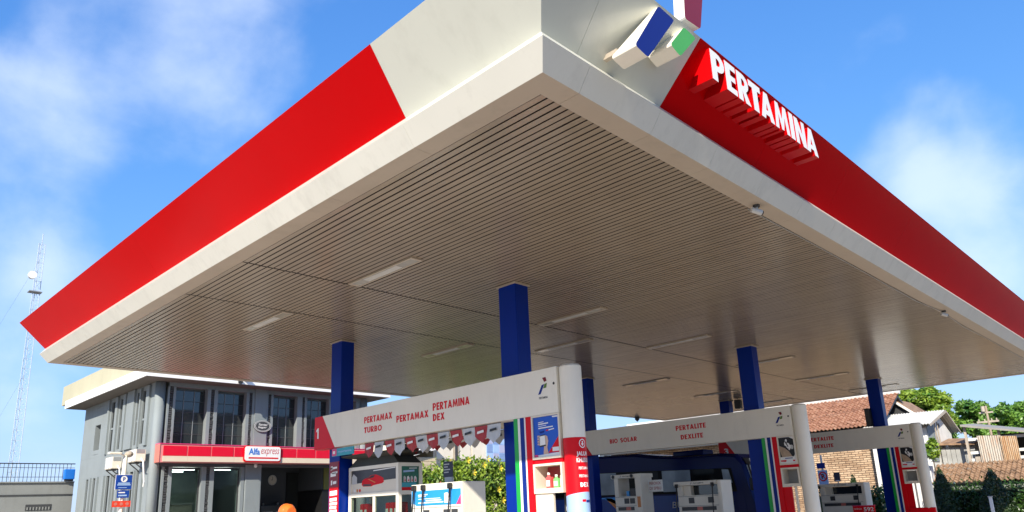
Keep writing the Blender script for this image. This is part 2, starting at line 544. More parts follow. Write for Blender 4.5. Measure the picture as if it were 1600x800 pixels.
def _arc(cx, cy, rx, ry, t0, t1, n=8):
    return [(cx + rx * math.cos(R(t0 + (t1 - t0) * k / n)), cy + ry * math.sin(R(t0 + (t1 - t0) * k / n))) for k in range(n + 1)]
_S = 0.235
def _sstroke():
    s = _S / 2
    up = _arc(.30, .735, .19, .165, 25, 270); lo = _arc(.30, .265, .20, .165, 90, -155)
    ctr = up[:-1] + [(.30, .57 - .07), ] + lo[1:]
    L = []; Q = []
    for i, p in enumerate(ctr):
        a = ctr[max(0, i - 1)]; b = ctr[min(len(ctr) - 1, i + 1)]
        d = (b[0] - a[0], b[1] - a[1]); l = math.hypot(*d) or 1
        L.append((p[0] - d[1] / l * s, p[1] + d[0] / l * s)); Q.append((p[0] + d[1] / l * s, p[1] - d[0] / l * s))
    return L + Q[::-1]
GLY = {   # block capitals: (advance, [outlines])
    'P': (.58, [[(0, 0), (_S, 0), (_S, .36), (.30, .36)] + _arc(.28, .68, .30, .32, -85, 90) + [(0, 1)], [(_S, .55)] + _arc(.27, .68, .12, .13, -90, 90) + [(_S, .81)]]),
    'E': (.50, [[(0, 0), (.50, 0), (.50, .2), (_S, .2), (_S, .41), (.46, .41), (.46, .60), (_S, .60), (_S, .8), (.50, .8), (.50, 1), (0, 1)]]),
    'R': (.62, [[(0, 0), (_S, 0), (_S, .38), (.36, 0), (.63, 0), (.42, .40)] + _arc(.28, .69, .30, .31, -52, 90) + [(0, 1)], [(_S, .56)] + _arc(.27, .69, .12, .125, -90, 90) + [(_S, .815)]]),
    'T': (.56, [[(.16, 0), (.40, 0), (.40, .78), (.56, .78), (.56, 1), (0, 1), (0, .78), (.16, .78)]]),
    'A': (.72, [[(0, 0), (.22, 0), (.265, .17), (.455, .17), (.50, 0), (.72, 0), (.46, 1), (.26, 1)], [(.305, .35), (.36, .62), (.415, .35)]]),
    'M': (.86, [[(0, 0), (.19, 0), (.25, .58), (.37, .05), (.49, .05), (.61, .58), (.67, 0), (.86, 0), (.75, 1), (.57, 1), (.43, .46), (.29, 1), (.11, 1)]]),
    'I': (_S, [[(0, 0), (_S, 0), (_S, 1), (0, 1)]]),
    'N': (.68, [[(0, 0), (.215, 0), (.215, .54), (.455, 0), (.68, 0), (.68, 1), (.465, 1), (.465, .46), (.225, 1), (0, 1)]]),
    'X': (.70, [[(0, 0), (.24, 0), (.35, .27), (.46, 0), (.70, 0), (.47, .52), (.68, 1), (.45, 1), (.35, .76), (.25, 1), (.02, 1), (.23, .52)]]),
    'U': (.64, [[(0, 1), (0, .32)] + _arc(.32, .32, .32, .33, 180, 360) + [(.64, 1), (.43, 1), (.43, .32)] + _arc(.32, .32, .11, .14, 0, -180) + [(.21, 1)]]),
    'B': (.58, [[(0, 0), (.30, 0)] + _arc(.29, .28, .29, .28, -80, 65) + _arc(.27, .745, .27, .255, -60, 90) + [(0, 1)], [(_S, .18)] + _arc(.27, .29, .11, .11, -90, 90) + [(_S, .40)], [(_S, .60)] + _arc(.26, .71, .09, .10, -90, 90) + [(_S, .82)]]),
    'O': (.80, [_arc(.40, .5, .40, .515, 0, 345, 23), _arc(.40, .5, .20, .30, 0, 345, 23)]),
    'D': (.66, [[(0, 0), (.22, 0)] + _arc(.22, .5, .44, .5, -85, 90, 12) + [(0, 1)], [(_S, .2)] + _arc(.22, .5, .22, .3, -90, 90, 12) + [(_S, .8)]]),
    'L': (.46, [[(0, 0), (.46, 0), (.46, .2), (_S, .2), (_S, 1), (0, 1)]]),
    'S': (.60, [_sstroke()]),
}
def block_word(w):
    V = []; F = []; x = 0
    for ch in w:
        if ch == ' ':
            x += .34; continue
        adv, outs = GLY[ch]
        cu = bpy.data.curves.new('g', 'CURVE'); cu.dimensions = '2D'; cu.fill_mode = 'FRONT'
        for o in outs:
            sp = cu.splines.new('POLY'); sp.points.add(len(o) - 1); sp.use_cyclic_u = True
            for i, p in enumerate(o): sp.points[i].co = (p[0], p[1], 0, 1)
        ob = bpy.data.objects.new('g', cu)
        me = bpy.data.meshes.new_from_object(ob)
        b = len(V)
        V += [(v.co.x + x, v.co.y, 0) for v in me.vertices]; F += [[b + i for i in p.vertices] for p in me.polygons]
        bpy.data.objects.remove(ob); bpy.data.curves.remove(cu); bpy.data.meshes.remove(me)
        x += adv + .085
    return np.array(V), F
_fc = {}
def glyphs(s, bold=0.0, shear=0.0):
    k = (s, bold, shear)
    if bold >= 0.028 and shear == 0 and all(c in GLY or c == ' ' for c in s):
        if k not in _fc: _fc[k] = block_word(s)
        return _fc[k]
    if k not in _fc:
        cu = bpy.data.curves.new('t', 'FONT')
        cu.body = s; cu.offset = bold; cu.shear = shear; cu.resolution_u = 3
        cu.fill_mode = 'FRONT'
        o = bpy.data.objects.new('t', cu)
        me = bpy.data.meshes.new_from_object(o)
        V = np.array([v.co[:] for v in me.vertices]); F = [list(p.vertices) for p in me.polygons]
        bpy.data.objects.remove(o); bpy.data.curves.remove(cu); bpy.data.meshes.remove(me)
        _fc[k] = (V, F)
    return _fc[k]
def text(mb, s, face, c, a0, a1, z0, z1, m, bold=0.015, fn=None, shear=0.0, slope=0.0):
    """flat lettering s on the plane face=c, from a0 (reading start) to a1, between heights z0 and z1"""
    V, F = glyphs(s, bold, shear)
    lo, hi = V.min(0), V.max(0)
    a = a0 + (V[:, 0] - lo[0]) / (hi[0] - lo[0]) * (a1 - a0)
    z = z0 + (V[:, 1] - lo[1]) / (hi[1] - lo[1]) * (z1 - z0) + slope * (a - a0)
    if fn:
        P = [fn(x, y) for x, y in zip(a, z)]
    elif face == 'u':
        P = [(c, x, y) for x, y in zip(a, z)]
    else:
        P = [(x, c, y) for x, y in zip(a, z)]
    return mb.add(P, F, m)

def solid_text(mb, s, c, a0, a1, z0, z1, deep, mf, ms, bold=0.02):
    """standing letter on plane v=c, swept back by deep(z)"""
    V, F = glyphs(s, bold)
    lo, hi = V.min(0), V.max(0)
    a = a0 + (V[:, 0] - lo[0]) / (hi[0] - lo[0]) * (a1 - a0)
    z = z0 + (V[:, 1] - lo[1]) / (hi[1] - lo[1]) * (z1 - z0)
    mb.add([(x, c, y) for x, y in zip(a, z)], F, mf)
    cnt = {}
    for f in F:
        for i in range(len(f)):
            e = (f[i], f[(i + 1) % len(f)])
            cnt[tuple(sorted(e))] = cnt.get(tuple(sorted(e)), 0) + 1
    for e, n in cnt.items():
        if n == 1:
            i, j = e
            mb.add([(a[i], c, z[i]), (a[j], c, z[j]), (a[j], c + deep(z[j]), z[j]), (a[i], c + deep(z[i]), z[i])], [(0, 1, 2, 3)], ms)
    return mb

def leaf_cloud(mb, clumps, n, size, m, flat=0.5, up=0.3):
    """n small leaves spread through ellipsoid clumps (centre, radii), thicker towards their skins"""
    w = np.array([c[1][0] * c[1][1] * c[1][2] for c in clumps]) ** 0.67
    w = w / w.sum()
    for ci, (c, r) in enumerate(clumps):
        k = max(4, int(n * w[ci]))
        d = rng.normal(size=(k, 3)); d /= np.linalg.norm(d, axis=1)[:, None]
        rad = rng.uniform(0.35, 1.0, size=(k, 1)) ** 0.6
        bump = 1 + 0.22 * np.sin(d[:, :1] * 5 + ci) * np.cos(d[:, 1:2] * 6 + 2 * ci) + rng.normal(size=(k, 1)) * 0.07
        P = np.array(c) + d * rad * bump * np.array(r)
        a = rng.normal(size=(k, 3)); a[:, 2] *= flat; a /= np.linalg.norm(a, axis=1)[:, None]
        b = np.cross(a, d + np.array([0, 0, up]) + rng.normal(size=(k, 3)) * 0.6); b /= np.linalg.norm(b, axis=1)[:, None] + 1e-6
        sz = size * rng.uniform(0.6, 1.3, size=(k, 1))
        q = np.stack([P - a * sz, P + b * sz * 0.45, P + a * sz, P - b * sz * 0.45], 1).reshape(-1, 3)
        base = len(mb.v); mi = mb._mi(m)
        mb.v += [tuple(x) for x in q]
        mb.f += [[base + 4 * i, base + 4 * i + 1, base + 4 * i + 2, base + 4 * i + 3] for i in range(k)]
        mb.m += [mi] * k
    return mb

# ================================================================== ground
structure('ground', MB().box(-400, 500, -400, 600, -0.5, 0, EARTH))
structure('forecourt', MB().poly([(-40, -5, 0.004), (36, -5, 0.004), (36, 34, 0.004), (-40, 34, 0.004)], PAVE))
structure('added_dark_road', MB().poly([(-300, -16, 0.004), (400, -16, 0.004), (400, -5.3, 0.004), (-300, -5.3, 0.004)], mat('added_dark_asphalt', (0.055, 0.054, 0.052), 0.85, 0.1, 2, bump=0.3, bscale=60)))  # unseen dark strip added to cut bounce light on the front fascia
structure('kerb', MB().box(-300, 400, -5.3, -5.0, 0.0, 0.12, CONCR))

# ================================================================== canopy
LX, LY, ZS = 29.275, 17.507, 5.40
PITCH = 0.1125
canopy = thing('canopy', 'huge flat station canopy with red and white slanted fascia and slatted beige ceiling', 'canopy', (0, 0, 0))
P1 = (0.174, 5.629); P2 = (0.08, 5.75); P3 = (0.62, 6.43)      # (outward, height) section of the edge
def edge_pt(side, t, o, z):
    """point on canopy side ('L','F','B','R') at distance t, o outward; ends mitred by the caller through t"""
    return {'L': (-o, t, z), 'F': (t, -o, z), 'R': (LX + o, t, z), 'B': (t, LY + o, z)}[side]
def run(side):
    return LY if side in 'LR' else LX
def strip(mb, side, t0, t1, sec, m, mitre0=False, mitre1=False):
    """sweep the section [(o, z)...] between t0 and t1"""
    a = []; b = []
    for o, z in sec:
        a.append(edge_pt(side, t0 - (o if mitre0 else 0), o, z))
        b.append(edge_pt(side, t1 + (o if mitre1 else 0), o, z))
    n = len(sec)
    mb.add(a + b, [[i, (i + 1) % n, n + (i + 1) % n, n + i] for i in range(n)] + [list(range(n)), list(range(n, 2 * n))], m)
    return mb
G = 0.004
band_sec = [(0, ZS), P1, P2, (P2[0] - 0.06, P2[1] - 0.005), (P1[0] - 0.07, P1[1] - 0.01), (-0.05, ZS + 0.012)]
fas_sec = [P2, P3, (P3[0] - 0.07, P3[1] + 0.004), (P2[0] - 0.07, P2[1] + 0.02)]
bord_sec = [(-0.002, ZS), (-0.28, ZS), (-0.28, ZS + 0.02), (-0.004, ZS + 0.013)]
def cuts(side, step, first):
    L = run(side); c = [0.0]; x = first
    while x < L - 0.3:
        c.append(x); x += step
    return c + [L]
for side in 'LFRB':
    L = run(side)
    cs = {'F': [0, 0.57] + [0.57 + 1.32 * k for k in range(1, 22)] + [LX], 'L': [0, 2.05, 3.9, 5.75, 7.85, 10.0, 12.1, 14.2, 15.9, LY]}.get(side, [0, L])
    for i in range(len(cs) - 1):
        m0, m1 = i == 0, i == len(cs) - 2
        part('edge_trim', strip(MB(), side, cs[i] + (0 if m0 else G / 2), cs[i + 1] - (0 if m1 else G / 2), band_sec, BAND, m0, m1), canopy)
        bs = [(o - 0.0, z) for o, z in bord_sec]
        part('soffit_border', strip(MB(), side, cs[i] + (0 if m0 else G / 2), cs[i + 1] - (0 if m1 else G / 2), bs, TRIM, m0, m1), canopy)
    def fas(t0, t1, m, a, b, t0t=None, t1t=None):
        mb = MB(); n = 4
        A_ = []; B_ = []
        for k, (o, z) in enumerate(fas_sec):
            s0 = t0 if t0t is None or k in (0, 3) else t0t
            s1 = t1 if t1t is None or k in (0, 3) else t1t
            A_.append(edge_pt(side, s0 - (o if a else 0), o, z)); B_.append(edge_pt(side, s1 + (o if b else 0), o, z))
        mb.add(A_ + B_, [[i, (i + 1) % n, n + (i + 1) % n, n + i] for i in range(n)] + [list(range(n)), list(range(n, 2 * n))], m)
        return mb
    if side == 'F':
        part('white_corner_or_back_panel', fas(0, 0.47, WHITE, True, False, None, 0.47), canopy)
        part('white_corner_or_back_panel', fas(0.474, 2.02, WHITE, False, False, None, 2.19), canopy)
        xs = [2.024, 4.45, 7.0, 10.3, 13.6, 16.9, 20.2, 23.5, 26.4, LX]
        for i in range(len(xs) - 1):
            part('red_fascia_panel', fas(xs[i], xs[i + 1] - (0.003 if i < len(xs) - 2 else 0), RED, False, i == len(xs) - 2, 2.194 if i == 0 else None), canopy)
    elif side == 'L':
        part('white_corner_or_back_panel', fas(0, 2.10, WHITE, True, False, None, 2.07), canopy)
        xs = [2.104, 9.8, LY]
        for i in range(2):
            part('red_fascia_panel', fas(xs[i], xs[i + 1] - (0.002 if i < 1 else 0), RED, False, i == 1, 2.074 if i == 0 else None), canopy)
    else:
        part('white_corner_or_back_panel' if side == 'B' else 'red_fascia_panel', fas(0, L, WHITE if side == 'B' else RED, True, True), canopy)  # unseen back fascia made white for its reflection in the shop windows
# ceiling slats in three runs, each slat one piece; joints run across them at v = 7.05 and 9.4
SEAMS = (7.05, 9.40)
sl_mb = MB()
for a, b in ((0.285, SEAMS[0] - 0.022), (SEAMS[0] + 0.022, SEAMS[1] - 0.02), (SEAMS[1] + 0.02, LY - 0.285)):
    x0, x1, z = 0.0145, PITCH - 0.0145, ZS + 0.008
    pr = [(x0 - 0.001, z + 0.0025), (x0, z + 0.001), (x0 + 0.003, z), (x1 - 0.003, z), (x1, z + 0.001), (x1 + 0.001, z + 0.0025)]
    n = len(pr)
    sl_mb.add([(x, a, zz) for x, zz in pr] + [(x, b, zz) for x, zz in pr], [[i, i + 1, n + i + 1, n + i] for i in range(n - 1)], SLAT)
sl_me = sl_mb.mesh('ceiling_slat')
NS = int((LX - 0.57) / PITCH)
for k in range(NS):
    inst('ceiling_slat', sl_me, canopy, (0.285 + k * PITCH, 0, rng.uniform(-0.0015, 0.0015)))
part('ceiling_backing', MB().box(0.27, LX - 0.27, 0.27, LY - 0.27, ZS + 0.0135, ZS + 0.03, GAPSHADE), canopy)
part('roof_deck', MB().box(0.06, LX - 0.06, 0.06, LY - 0.06, 5.95, 6.02, GREYM), canopy)

# raised lettering and emblem on the front fascia
FV = -0.62
def fdeep(z):                       # distance from plane v=FV back to the slanted fascia at height z
    o = P2[0] + (z - P2[1]) / (P3[1] - P2[1]) * (P3[0] - P2[0])
    return max(0.03, -FV - o + 0.01)
sign = thing('raised_letter_sign', 'raised white letters with red sides on the red front fascia of the canopy', 'lettering', (2.4, FV, 6.0))
LETR = mat('letter_side_red', (0.50, 0.002, 0.004), 0.4, spec=0.08)
word = [('P', 2.38, 2.71), ('E', 2.73, 3.00), ('R', 3.03, 3.36), ('T', 3.35, 3.68), ('A', 3.65, 4.04), ('M', 4.07, 4.52), ('I', 4.555, 4.69), ('N', 4.73, 5.08), ('A', 5.08, 5.49)]
for ch, a, b in word:
    part('letter', solid_text(MB(), ch, FV, a, b, 6.01, 6.385, fdeep, LETW, LETR, 0.035), sign)
emb = thing('emblem_blocks', 'blue, green and red parallelogram emblem blocks on the white canopy corner', 'emblem', (1.3, FV, 5.9))
def emblem_block(pts, mf, ms, top_deep=None):
    # rounded parallelogram
    q = []
    n = len(pts)
    for i in range(n):
        p0, p, p2 = Vector(pts[i - 1]), Vector(pts[i]), Vector(pts[(i + 1) % n])
        r = 0.05
        a = p + (p0 - p).normalized() * r; b = p + (p2 - p).normalized() * r
        for t in (0, 0.33, 0.67, 1):
            q.append(a * (1 - t) ** 2 + p * 2 * t * (1 - t) + b * t * t)
    mb = MB()
    F = [(x, FV, z) for x, z in q]
    Bk = [(x, FV + (min(fdeep(z), 0.30) if z < 6.43 else 0.14), z) for x, z in q]
    m = len(F)
    mb.add(F, [list(range(m))], mf)
    mb.add(F + Bk, [[i, (i + 1) % m, m + (i + 1) % m, m + i] for i in range(m)] + [list(range(m, 2 * m))], ms)
    return mb
part('blue_block', emblem_block([(1.29, 6.40), (1.61, 6.38), (0.97, 5.67), (0.74, 5.71)], LOGOB, WHITE2), emb)
part('green_block', emblem_block([(1.81, 6.39), (2.07, 6.37), (1.65, 5.97), (1.46, 6.03)], GREENL, WHITE2), emb)
part('bracket', MB().box(0.86, 0.92, FV + 0.302, FV + 0.5, 5.82, 5.87, TIMBER), emb)
part('bracket', MB().box(1.60, 1.66, FV + 0.25, FV + 0.36, 6.05, 6.10, TIMBER), emb)
part('red_block', emblem_block([(1.95, 7.22), (2.44, 7.25), (2.22, 6.55), (1.86, 6.52)], LOGOR, WHITE2), emb)

# columns
CG = 'blue square columns holding up the canopy'
col_pos = [(4.72, 4.99, 'square blue column beside the striped panel of the nearest pump portal'),
           (4.72, 10.95, 'square blue column with a red banner at the far end of the nearest pump portal'),
           (14.46, 11.05, 'dark blue column just behind the rounded white pillar of the nearest portal'),
           (14.34, 5.0, 'square blue column beside the motorcycle poster of the middle pump portal'),
           (24.75, 11.3, 'small distant blue column half hidden behind the middle portal column'),
           (24.44, 4.92, 'square blue column carrying a black loudspeaker by the farthest portal')]
c_mb = MB().box(0, 0.36, 0, 0.45, 0.15, ZS + 0.006, BLUE, 0.012)
c_cap = MB().box(-0.035, 0.395, -0.035, 0.485, ZS - 0.025, ZS + 0.004, TRIM, 0.004)
for i, (u, v, lab) in enumerate(col_pos):
    if i == 0:
        c0 = thing('steel_column', lab, 'column', (u, v, 0), CG)
        ORG[c0.name] = (0, 0, 0)
        part('shaft', c_mb, c0); part('collar', c_cap, c0)
    else:
        c = copy_tree(c0, (u, v, 0)); c['label'] = lab
# recessed lights
LG = 'recessed ceiling lights'
lights = [(2.45, 5.1, 'recessed ceiling light nearest the camera, left of the front column', True),
          (2.45, 9.42, 'lit-looking ceiling light nearest the left canopy edge', True),
          (7.66, 5.1, 'ceiling light just right of the nearest blue column', False),
          (9.9, 7.25, 'ceiling light between the two joints behind the nearest column', False),
          (7.7, 9.5, 'ceiling light above the long white sign beam of the nearest portal', True),
          (12.2, 5.1, 'dark ceiling light left of the middle portal column', False),
          (17.2, 9.55, 'far ceiling light above the bus left of the middle column', True),
          (17.2, 5.0, 'ceiling light just right of the middle portal column top', True),
          (22.1, 5.15, 'ceiling light between the middle column and the farthest column', True),
          (22.35, 9.6, 'far ceiling light behind the middle portal column', True),
          (27.1, 5.0, 'ceiling light beyond the farthest front column', False),
          (27.3, 9.5, 'small ceiling light above the rounded middle pillar', True)]
lm = MB()
fr_o, fr_i = (-0.13, 0.13, -0.03, 1.93), (-0.095, 0.095, 0.02, 1.88)
lm.box(-0.13, -0.095, 0, 1.9, ZS - 0.014, ZS + 0.02, TRIM); lm.box(0.095, 0.13, 0, 1.9, ZS - 0.014, ZS + 0.02, TRIM)
lm.box(-0.095, 0.095, 0, 0.05, ZS - 0.014, ZS + 0.02, TRIM); lm.box(-0.095, 0.095, 1.85, 1.9, ZS - 0.014, ZS + 0.02, TRIM)
ld = MB().box(-0.095, 0.095, 0.05, 1.85, ZS - 0.011, ZS + 0.012, DIFF)
lr = MB().box(-0.07, 0.07, 0.5, 1.5, ZS - 0.0135, ZS - 0.0112, LGREY)
l0 = None
for u, v, lab, _ in lights:
    if l0 is None:
        l0 = thing('ceiling_light', lab, 'ceiling light', (u, v, 0), LG); ORG[l0.name] = (0, 0, 0)
        part('frame', lm, l0); part('diffuser', ld, l0); part('lamp_tray', lr, l0)
        first_l = l0
    else:
        c = copy_tree(l0, (u, v, 0)); c['label'] = lab
# cameras and conduit under the front edge
def bullet(u, v, lab):
    t = thing('security_camera', lab, 'security camera', (u, v, ZS), 'security cameras under the canopy edge')
    part('bracket', MB().tube([(u, v, ZS + 0.004), (u, v, ZS - 0.03)], 0.05, DARK, 12).tube([(u, v, ZS - 0.03), (u, v, ZS - 0.10)], 0.02, LGREY, 8), t)
    part('body', MB().tube([(u - 0.07, v + 0.05, ZS - 0.065), (u + 0.06, v - 0.04, ZS - 0.105)], 0.038, LGREY, 12), t)
    part('lens', MB().tube([(u + 0.06, v - 0.04, ZS - 0.105), (u + 0.075, v - 0.05, ZS - 0.11)], 0.03, BLACK, 12), t)
bullet(4.88, 0.16, 'white security camera under the canopy edge below the last raised letters')
bullet(14.72, 0.18, 'small white security camera farther along the right canopy edge')
cable = MB().tube([(4.9, 0.30, ZS - 0.008), (8, 0.29, ZS - 0.01), (11, 0.31, ZS - 0.012), (13, 0.3, ZS - 0.03), (14.7, 0.22, ZS - 0.01), (17, 0.30, ZS - 0.03), (20, 0.29, ZS - 0.012), (24, 0.3, ZS - 0.02), (28.8, 0.29, ZS - 0.01)], 0.007, GREYM, 6)
solo('cable_conduit', cable, 'thin grey cable running between the cameras along the right ceiling edge', 'cable', (4.9, 0.3, ZS))

# ================================================================== pump islands
IG = 'kerbed pump islands'
for u, lab in ((5.0, 'raised concrete pump island under the nearest portal'), (14.75, 'raised concrete pump island under the middle portal'), (24.75, 'raised concrete pump island under the farthest portal')):
    solo('pump_island', MB().box(u - 0.75, u + 0.75, 3.0, 12.2, 0.0, 0.15, CONCR, 0.03), lab, 'pump island', (u, 7.6, 0), IG)

def company_mark(mb, c, a, z, h):
    """little three-piece emblem: a is the left edge (greater v), reading towards smaller v"""
    P = lambda x, y: (c, a - h * x, z + h * y)
    mb.poly([P(0, 0), P(.36, .56), P(.60, .60), P(.24, .02)], NAVYP)
    mb.poly([P(.44, 1.0), P(.74, 1.02), P(.82, .78), P(.60, .72)], LOGOR)
    mb.poly([P(.62, .60), P(.84, .64), P(.76, .36), P(.48, .34)], mat('mark_green', (0.12, 0.22, 0.03), 0.5))

def portal(uf, lab, num, words, poster, wrap, base_red, cv=3.69):
    """sign portal of one pump island: beam, pillar and striped end panel; uf = plane of its front face"""
    t = thing('pump_portal', lab, 'pump portal', (uf, 3.6, 0), 'sign portals over the pump islands')
    c = uf
    VL = cv + 0.17
    vr = cv + 0.16                     # right end of the panel
    # beam with a parallelogram red end
    pts = [(c, 11.32, 3.70), (c, VL, 3.70), (c, VL, 2.98), (c, 10.76, 2.98)]
    part('beam', MB().prism(pts, (0.26, 0, 0), WHITE2), t)
    rp = [(c - 0.002, 11.66, 3.70), (c - 0.002, 11.323, 3.70), (c - 0.002, 10.763, 2.98), (c - 0.002, 11.66, 2.98)]
    part('red_beam_end', MB().prism(rp, (0.264, 0, 0), REDP), t)
    mb = MB()
    if num == '1':
        f1 = lambda x, y: (c - 0.005, 11.60 - x, 3.22 + y)
        mb.poly([f1(.07, 0), f1(.13, 0), f1(.13, .23), f1(.08, .23), f1(.02, .19), f1(.02, .145), f1(.07, .165)], LETW)
    else: text(mb, num, 'u', c - 0.005, 11.60 if num == '1' else 11.42, 11.44 if num == '1' else 11.22, 3.22, 3.44, LETW, 0.03)
    part('number', mb, t)
    for w, a0, a1, z0, z1 in words:
        mb = MB(); text(mb, w, 'u', c - 0.003, a0, a1, z0, z1, REDP, 0.028)
        part('lettering', mb, t)
    mb = MB(); company_mark(mb, c - 0.003, cv + 0.61, 3.30, 0.26)
    part('emblem', mb, t)
    part('small_lettering', text(MB(), 'PERTAMINA', 'u', c - 0.003, cv + 0.59, cv + 0.39, 3.225, 3.26, DARK, 0.02), t)
    mb = MB().disc((c - 0.004, cv + 0.24, 3.44), 0.022, 'u', 0.005, BLACK, 10)
    part('bolt_cap', mb, t)
    # rounded pillar
    cu, ru, rv = c + 0.17, 0.19, 0.19
    prof = []
    for k in range(40):
        th = 2 * math.pi * k / 40
        prof.append((cu - ru * math.cos(th), cv - rv * math.sin(th)))
    def shell(z0f, z1f, m, off, a0=0, a1=360, n=40):
        vs = []
        for k in range(n + 1):
            th = R(a0 + (a1 - a0) * k / n)
            x, y = cu - (ru + off) * math.cos(th), cv - (rv + off) * math.sin(th)
            vs += [(x, y, z0f(y)), (x, y, z1f(y))]
        return MB().add(vs, [(2 * k, 2 * k + 2, 2 * k + 3, 2 * k + 1) for k in range(n)], m)
    zt = 3.71
    mb = shell(lambda y: 0.15, lambda y: zt - 0.03, WHITE2, 0)
    vs = [(cu - (ru - 0.0) * math.cos(2 * math.pi * k / 40), cv - rv * math.sin(2 * math.pi * k / 40), zt - 0.03) for k in range(40)] + \
         [(cu - (ru - 0.03) * math.cos(2 * math.pi * k / 40), cv - (rv - 0.03) * math.sin(2 * math.pi * k / 40), zt) for k in range(40)]
    mb.add(vs, [(k, (k + 1) % 40, 40 + (k + 1) % 40, 40 + k) for k in range(40)] + [list(range(40, 80))], WHITE2)
    part('pillar', mb, t, True)
    if wrap:
        dz = lambda y: 1.70 + (3.88 - y) * 0.16
        w = part('printed_wrap', shell(dz, lambda y: 2.57, REDP, 0.003), t, True)
        part('lower_print', shell(lambda y: 0.9, lambda y: dz(y) - 0.0, PALEB, 0.003), t, True)
        def cyl(r):
            return lambda a, z: (cu - (ru + r) * math.cos(R(a)), cv - (rv + r) * math.sin(R(a)), z)
        for s_, a0, a1, z0, z1, b in (('JALUR', 45, 113, 2.275, 2.355, 0.03), ('KHUSUS', 44, 114, 2.195, 2.262, 0.03), ('PERTAMINA', 52, 110, 2.09, 2.13, 0.02),
                                      ('PERTAMAX', 52, 110, 1.975, 2.015, 0.02), ('DEX', 55, 105, 1.835, 1.90, 0.04)):
            part('white_lettering', text(MB(), s_, 'u', 0, a0, a1, z0, z1, WPRINT, b, cyl(0.006)), t)
        mb = MB()
        # round arrow mark
        ring = []
        f6 = cyl(0.006)
        for k in range(28):
            th = 2 * math.pi * k / 28
            ring.append((f6(80 + 19.5 * math.cos(th), 2.475 + 0.068 * math.sin(th)), f6(80 + 15.5 * math.cos(th), 2.475 + 0.054 * math.sin(th))))
        for k in range(28):
            o1, i1 = ring[k]; o2, i2 = ring[(k + 1) % 28]
            mb.poly([o1, o2, i2, i1], WPRINT)
        mb.poly([f6(76.5, 2.51), f6(83.5, 2.51), f6(83.5, 2.475), f6(89, 2.475), f6(80, 2.432), f6(71, 2.475), f6(76.5, 2.475)], WPRINT)
        part('arrow_mark', mb, t)
        mb = MB()
        for z0, z1, m, a0, a1 in ((1.62, 1.655, REDP, 60, 80), (1.61, 1.645, NAVYP, 82, 112), (1.1, 1.45, WPRINT, 74, 118)):
            q = [f6(a0 + (a1 - a0) * k / 6, z0) for k in range(7)] + [f6(a0 + (a1 - a0) * k / 6, z1) for k in range(6, -1, -1)]
            mb.poly(q, m)
        part('small_print', mb, t, kind='stuff')
    # striped end panel between column and pillar
    p = c + 0.005
    part('red_panel', MB().box(p + 0.01, p + 0.09, 4.50, 4.60, 0.15, 2.976, REDP), t)
    for a, b, m, n in ((4.93, 4.83, GREENP, 'green_stripe'), (4.83, 4.775, WPRINT, 'white_stripe'), (4.775, 4.675, NAVYP, 'blue_stripe'), (4.675, 4.64, WPRINT, 'white_stripe'), (4.64, 4.505, REDP, 'red_stripe')):
        part(n, MB().box(p, p + 0.008, a - 0.001, b + 0.001, 0.15, 2.976, m), t)
    part('stripe_board', MB().box(p + 0.009, p + 0.06, 4.605, 4.93, 0.15, 2.976, WHITE2), t)
    # poster frame
    fz0, fz1 = 2.29, 2.975
    fr = MB()
    fr.box(p - 0.01, p + 0.10, 4.50, 4.465, fz0, fz1, CREAM); fr.box(p - 0.01, p + 0.10, vr + 0.035, vr, fz0, fz1, CREAM)
    fr.box(p - 0.01, p + 0.10, 4.465, vr + 0.035, fz0, fz0 + 0.035, CREAM); fr.box(p - 0.01, p + 0.10, 4.465, vr + 0.035, fz1 - 0.025, fz1, CREAM)
    f = part('poster_frame', fr, t)
    a0, a1, z0, z1 = 4.463, vr + 0.037, fz0 + 0.037, fz1 - 0.027
    q = p + 0.012
    def P(x, y, d=0.0):                  # x,y in 0..1 on the poster
        return (q - d, a0 + (a1 - a0) * x, z0 + (z1 - z0) * y)
    mb = MB()
    if poster == 'app':
        mb.box(q, q + 0.02, a0, a1, z0, z1, BLUEP)
        mb.poly([P(0.55, 0.08, .002), P(1, 0.08, .002), P(1, 0.5, .002)], REDP)
        mb.poly([P(0.0, 0.0, .002), P(1, 0.0, .002), P(1, 0.08, .002), P(0.0, 0.04, .002)], WPRINT)
        mb.poly([P(0.0, 0.0, .003), P(0.16, 0.0, .003), P(0.12, 0.06, .003), P(0.0, 0.06, .003)], PINK)
        mb.poly([P(0.72, 0.11, .004), P(0.97, 0.11, .004), P(0.97, 0.21, .004), P(0.72, 0.21, .004)], WPRINT)
        # hand holding a phone, flat print
        mb.poly([P(x, y, .004) for x, y in ((0.36, 0.06), (0.56, 0.06), (0.52, 0.22), (0.57, 0.38), (0.54, 0.50), (0.42, 0.54), (0.40, 0.30))], SKINP := mat('hand_print', (0.62, 0.42, 0.32), 0.5))
        for k in range(4):
            y = 0.30 + 0.065 * k
            mb.poly([P(0.14, y, .006), P(0.24, y - 0.01, .006), P(0.25, y + 0.035, .006), P(0.15, y + 0.045, .006)], SKINP)
        mb.poly([P(0.22, 0.24, .005), P(0.47, 0.26, .005), P(0.45, 0.55, .005), P(0.20, 0.53, .005)], BLACK)
        mb.poly([P(0.23, 0.28, .006), P(0.46, 0.295, .006), P(0.445, 0.525, .006), P(0.215, 0.51, .006)], WPRINT)
        mb.poly([P(0.28, 0.58, .004), P(0.22, 0.63, .004), P(0.44, 0.645, .004), P(0.42, 0.60, .004)], NAVYP)
        mb.poly([P(0.50, 0.625, .004), P(0.82, 0.655, .004), P(0.82, 0.68, .004), P(0.50, 0.65, .004)], WPRINT)
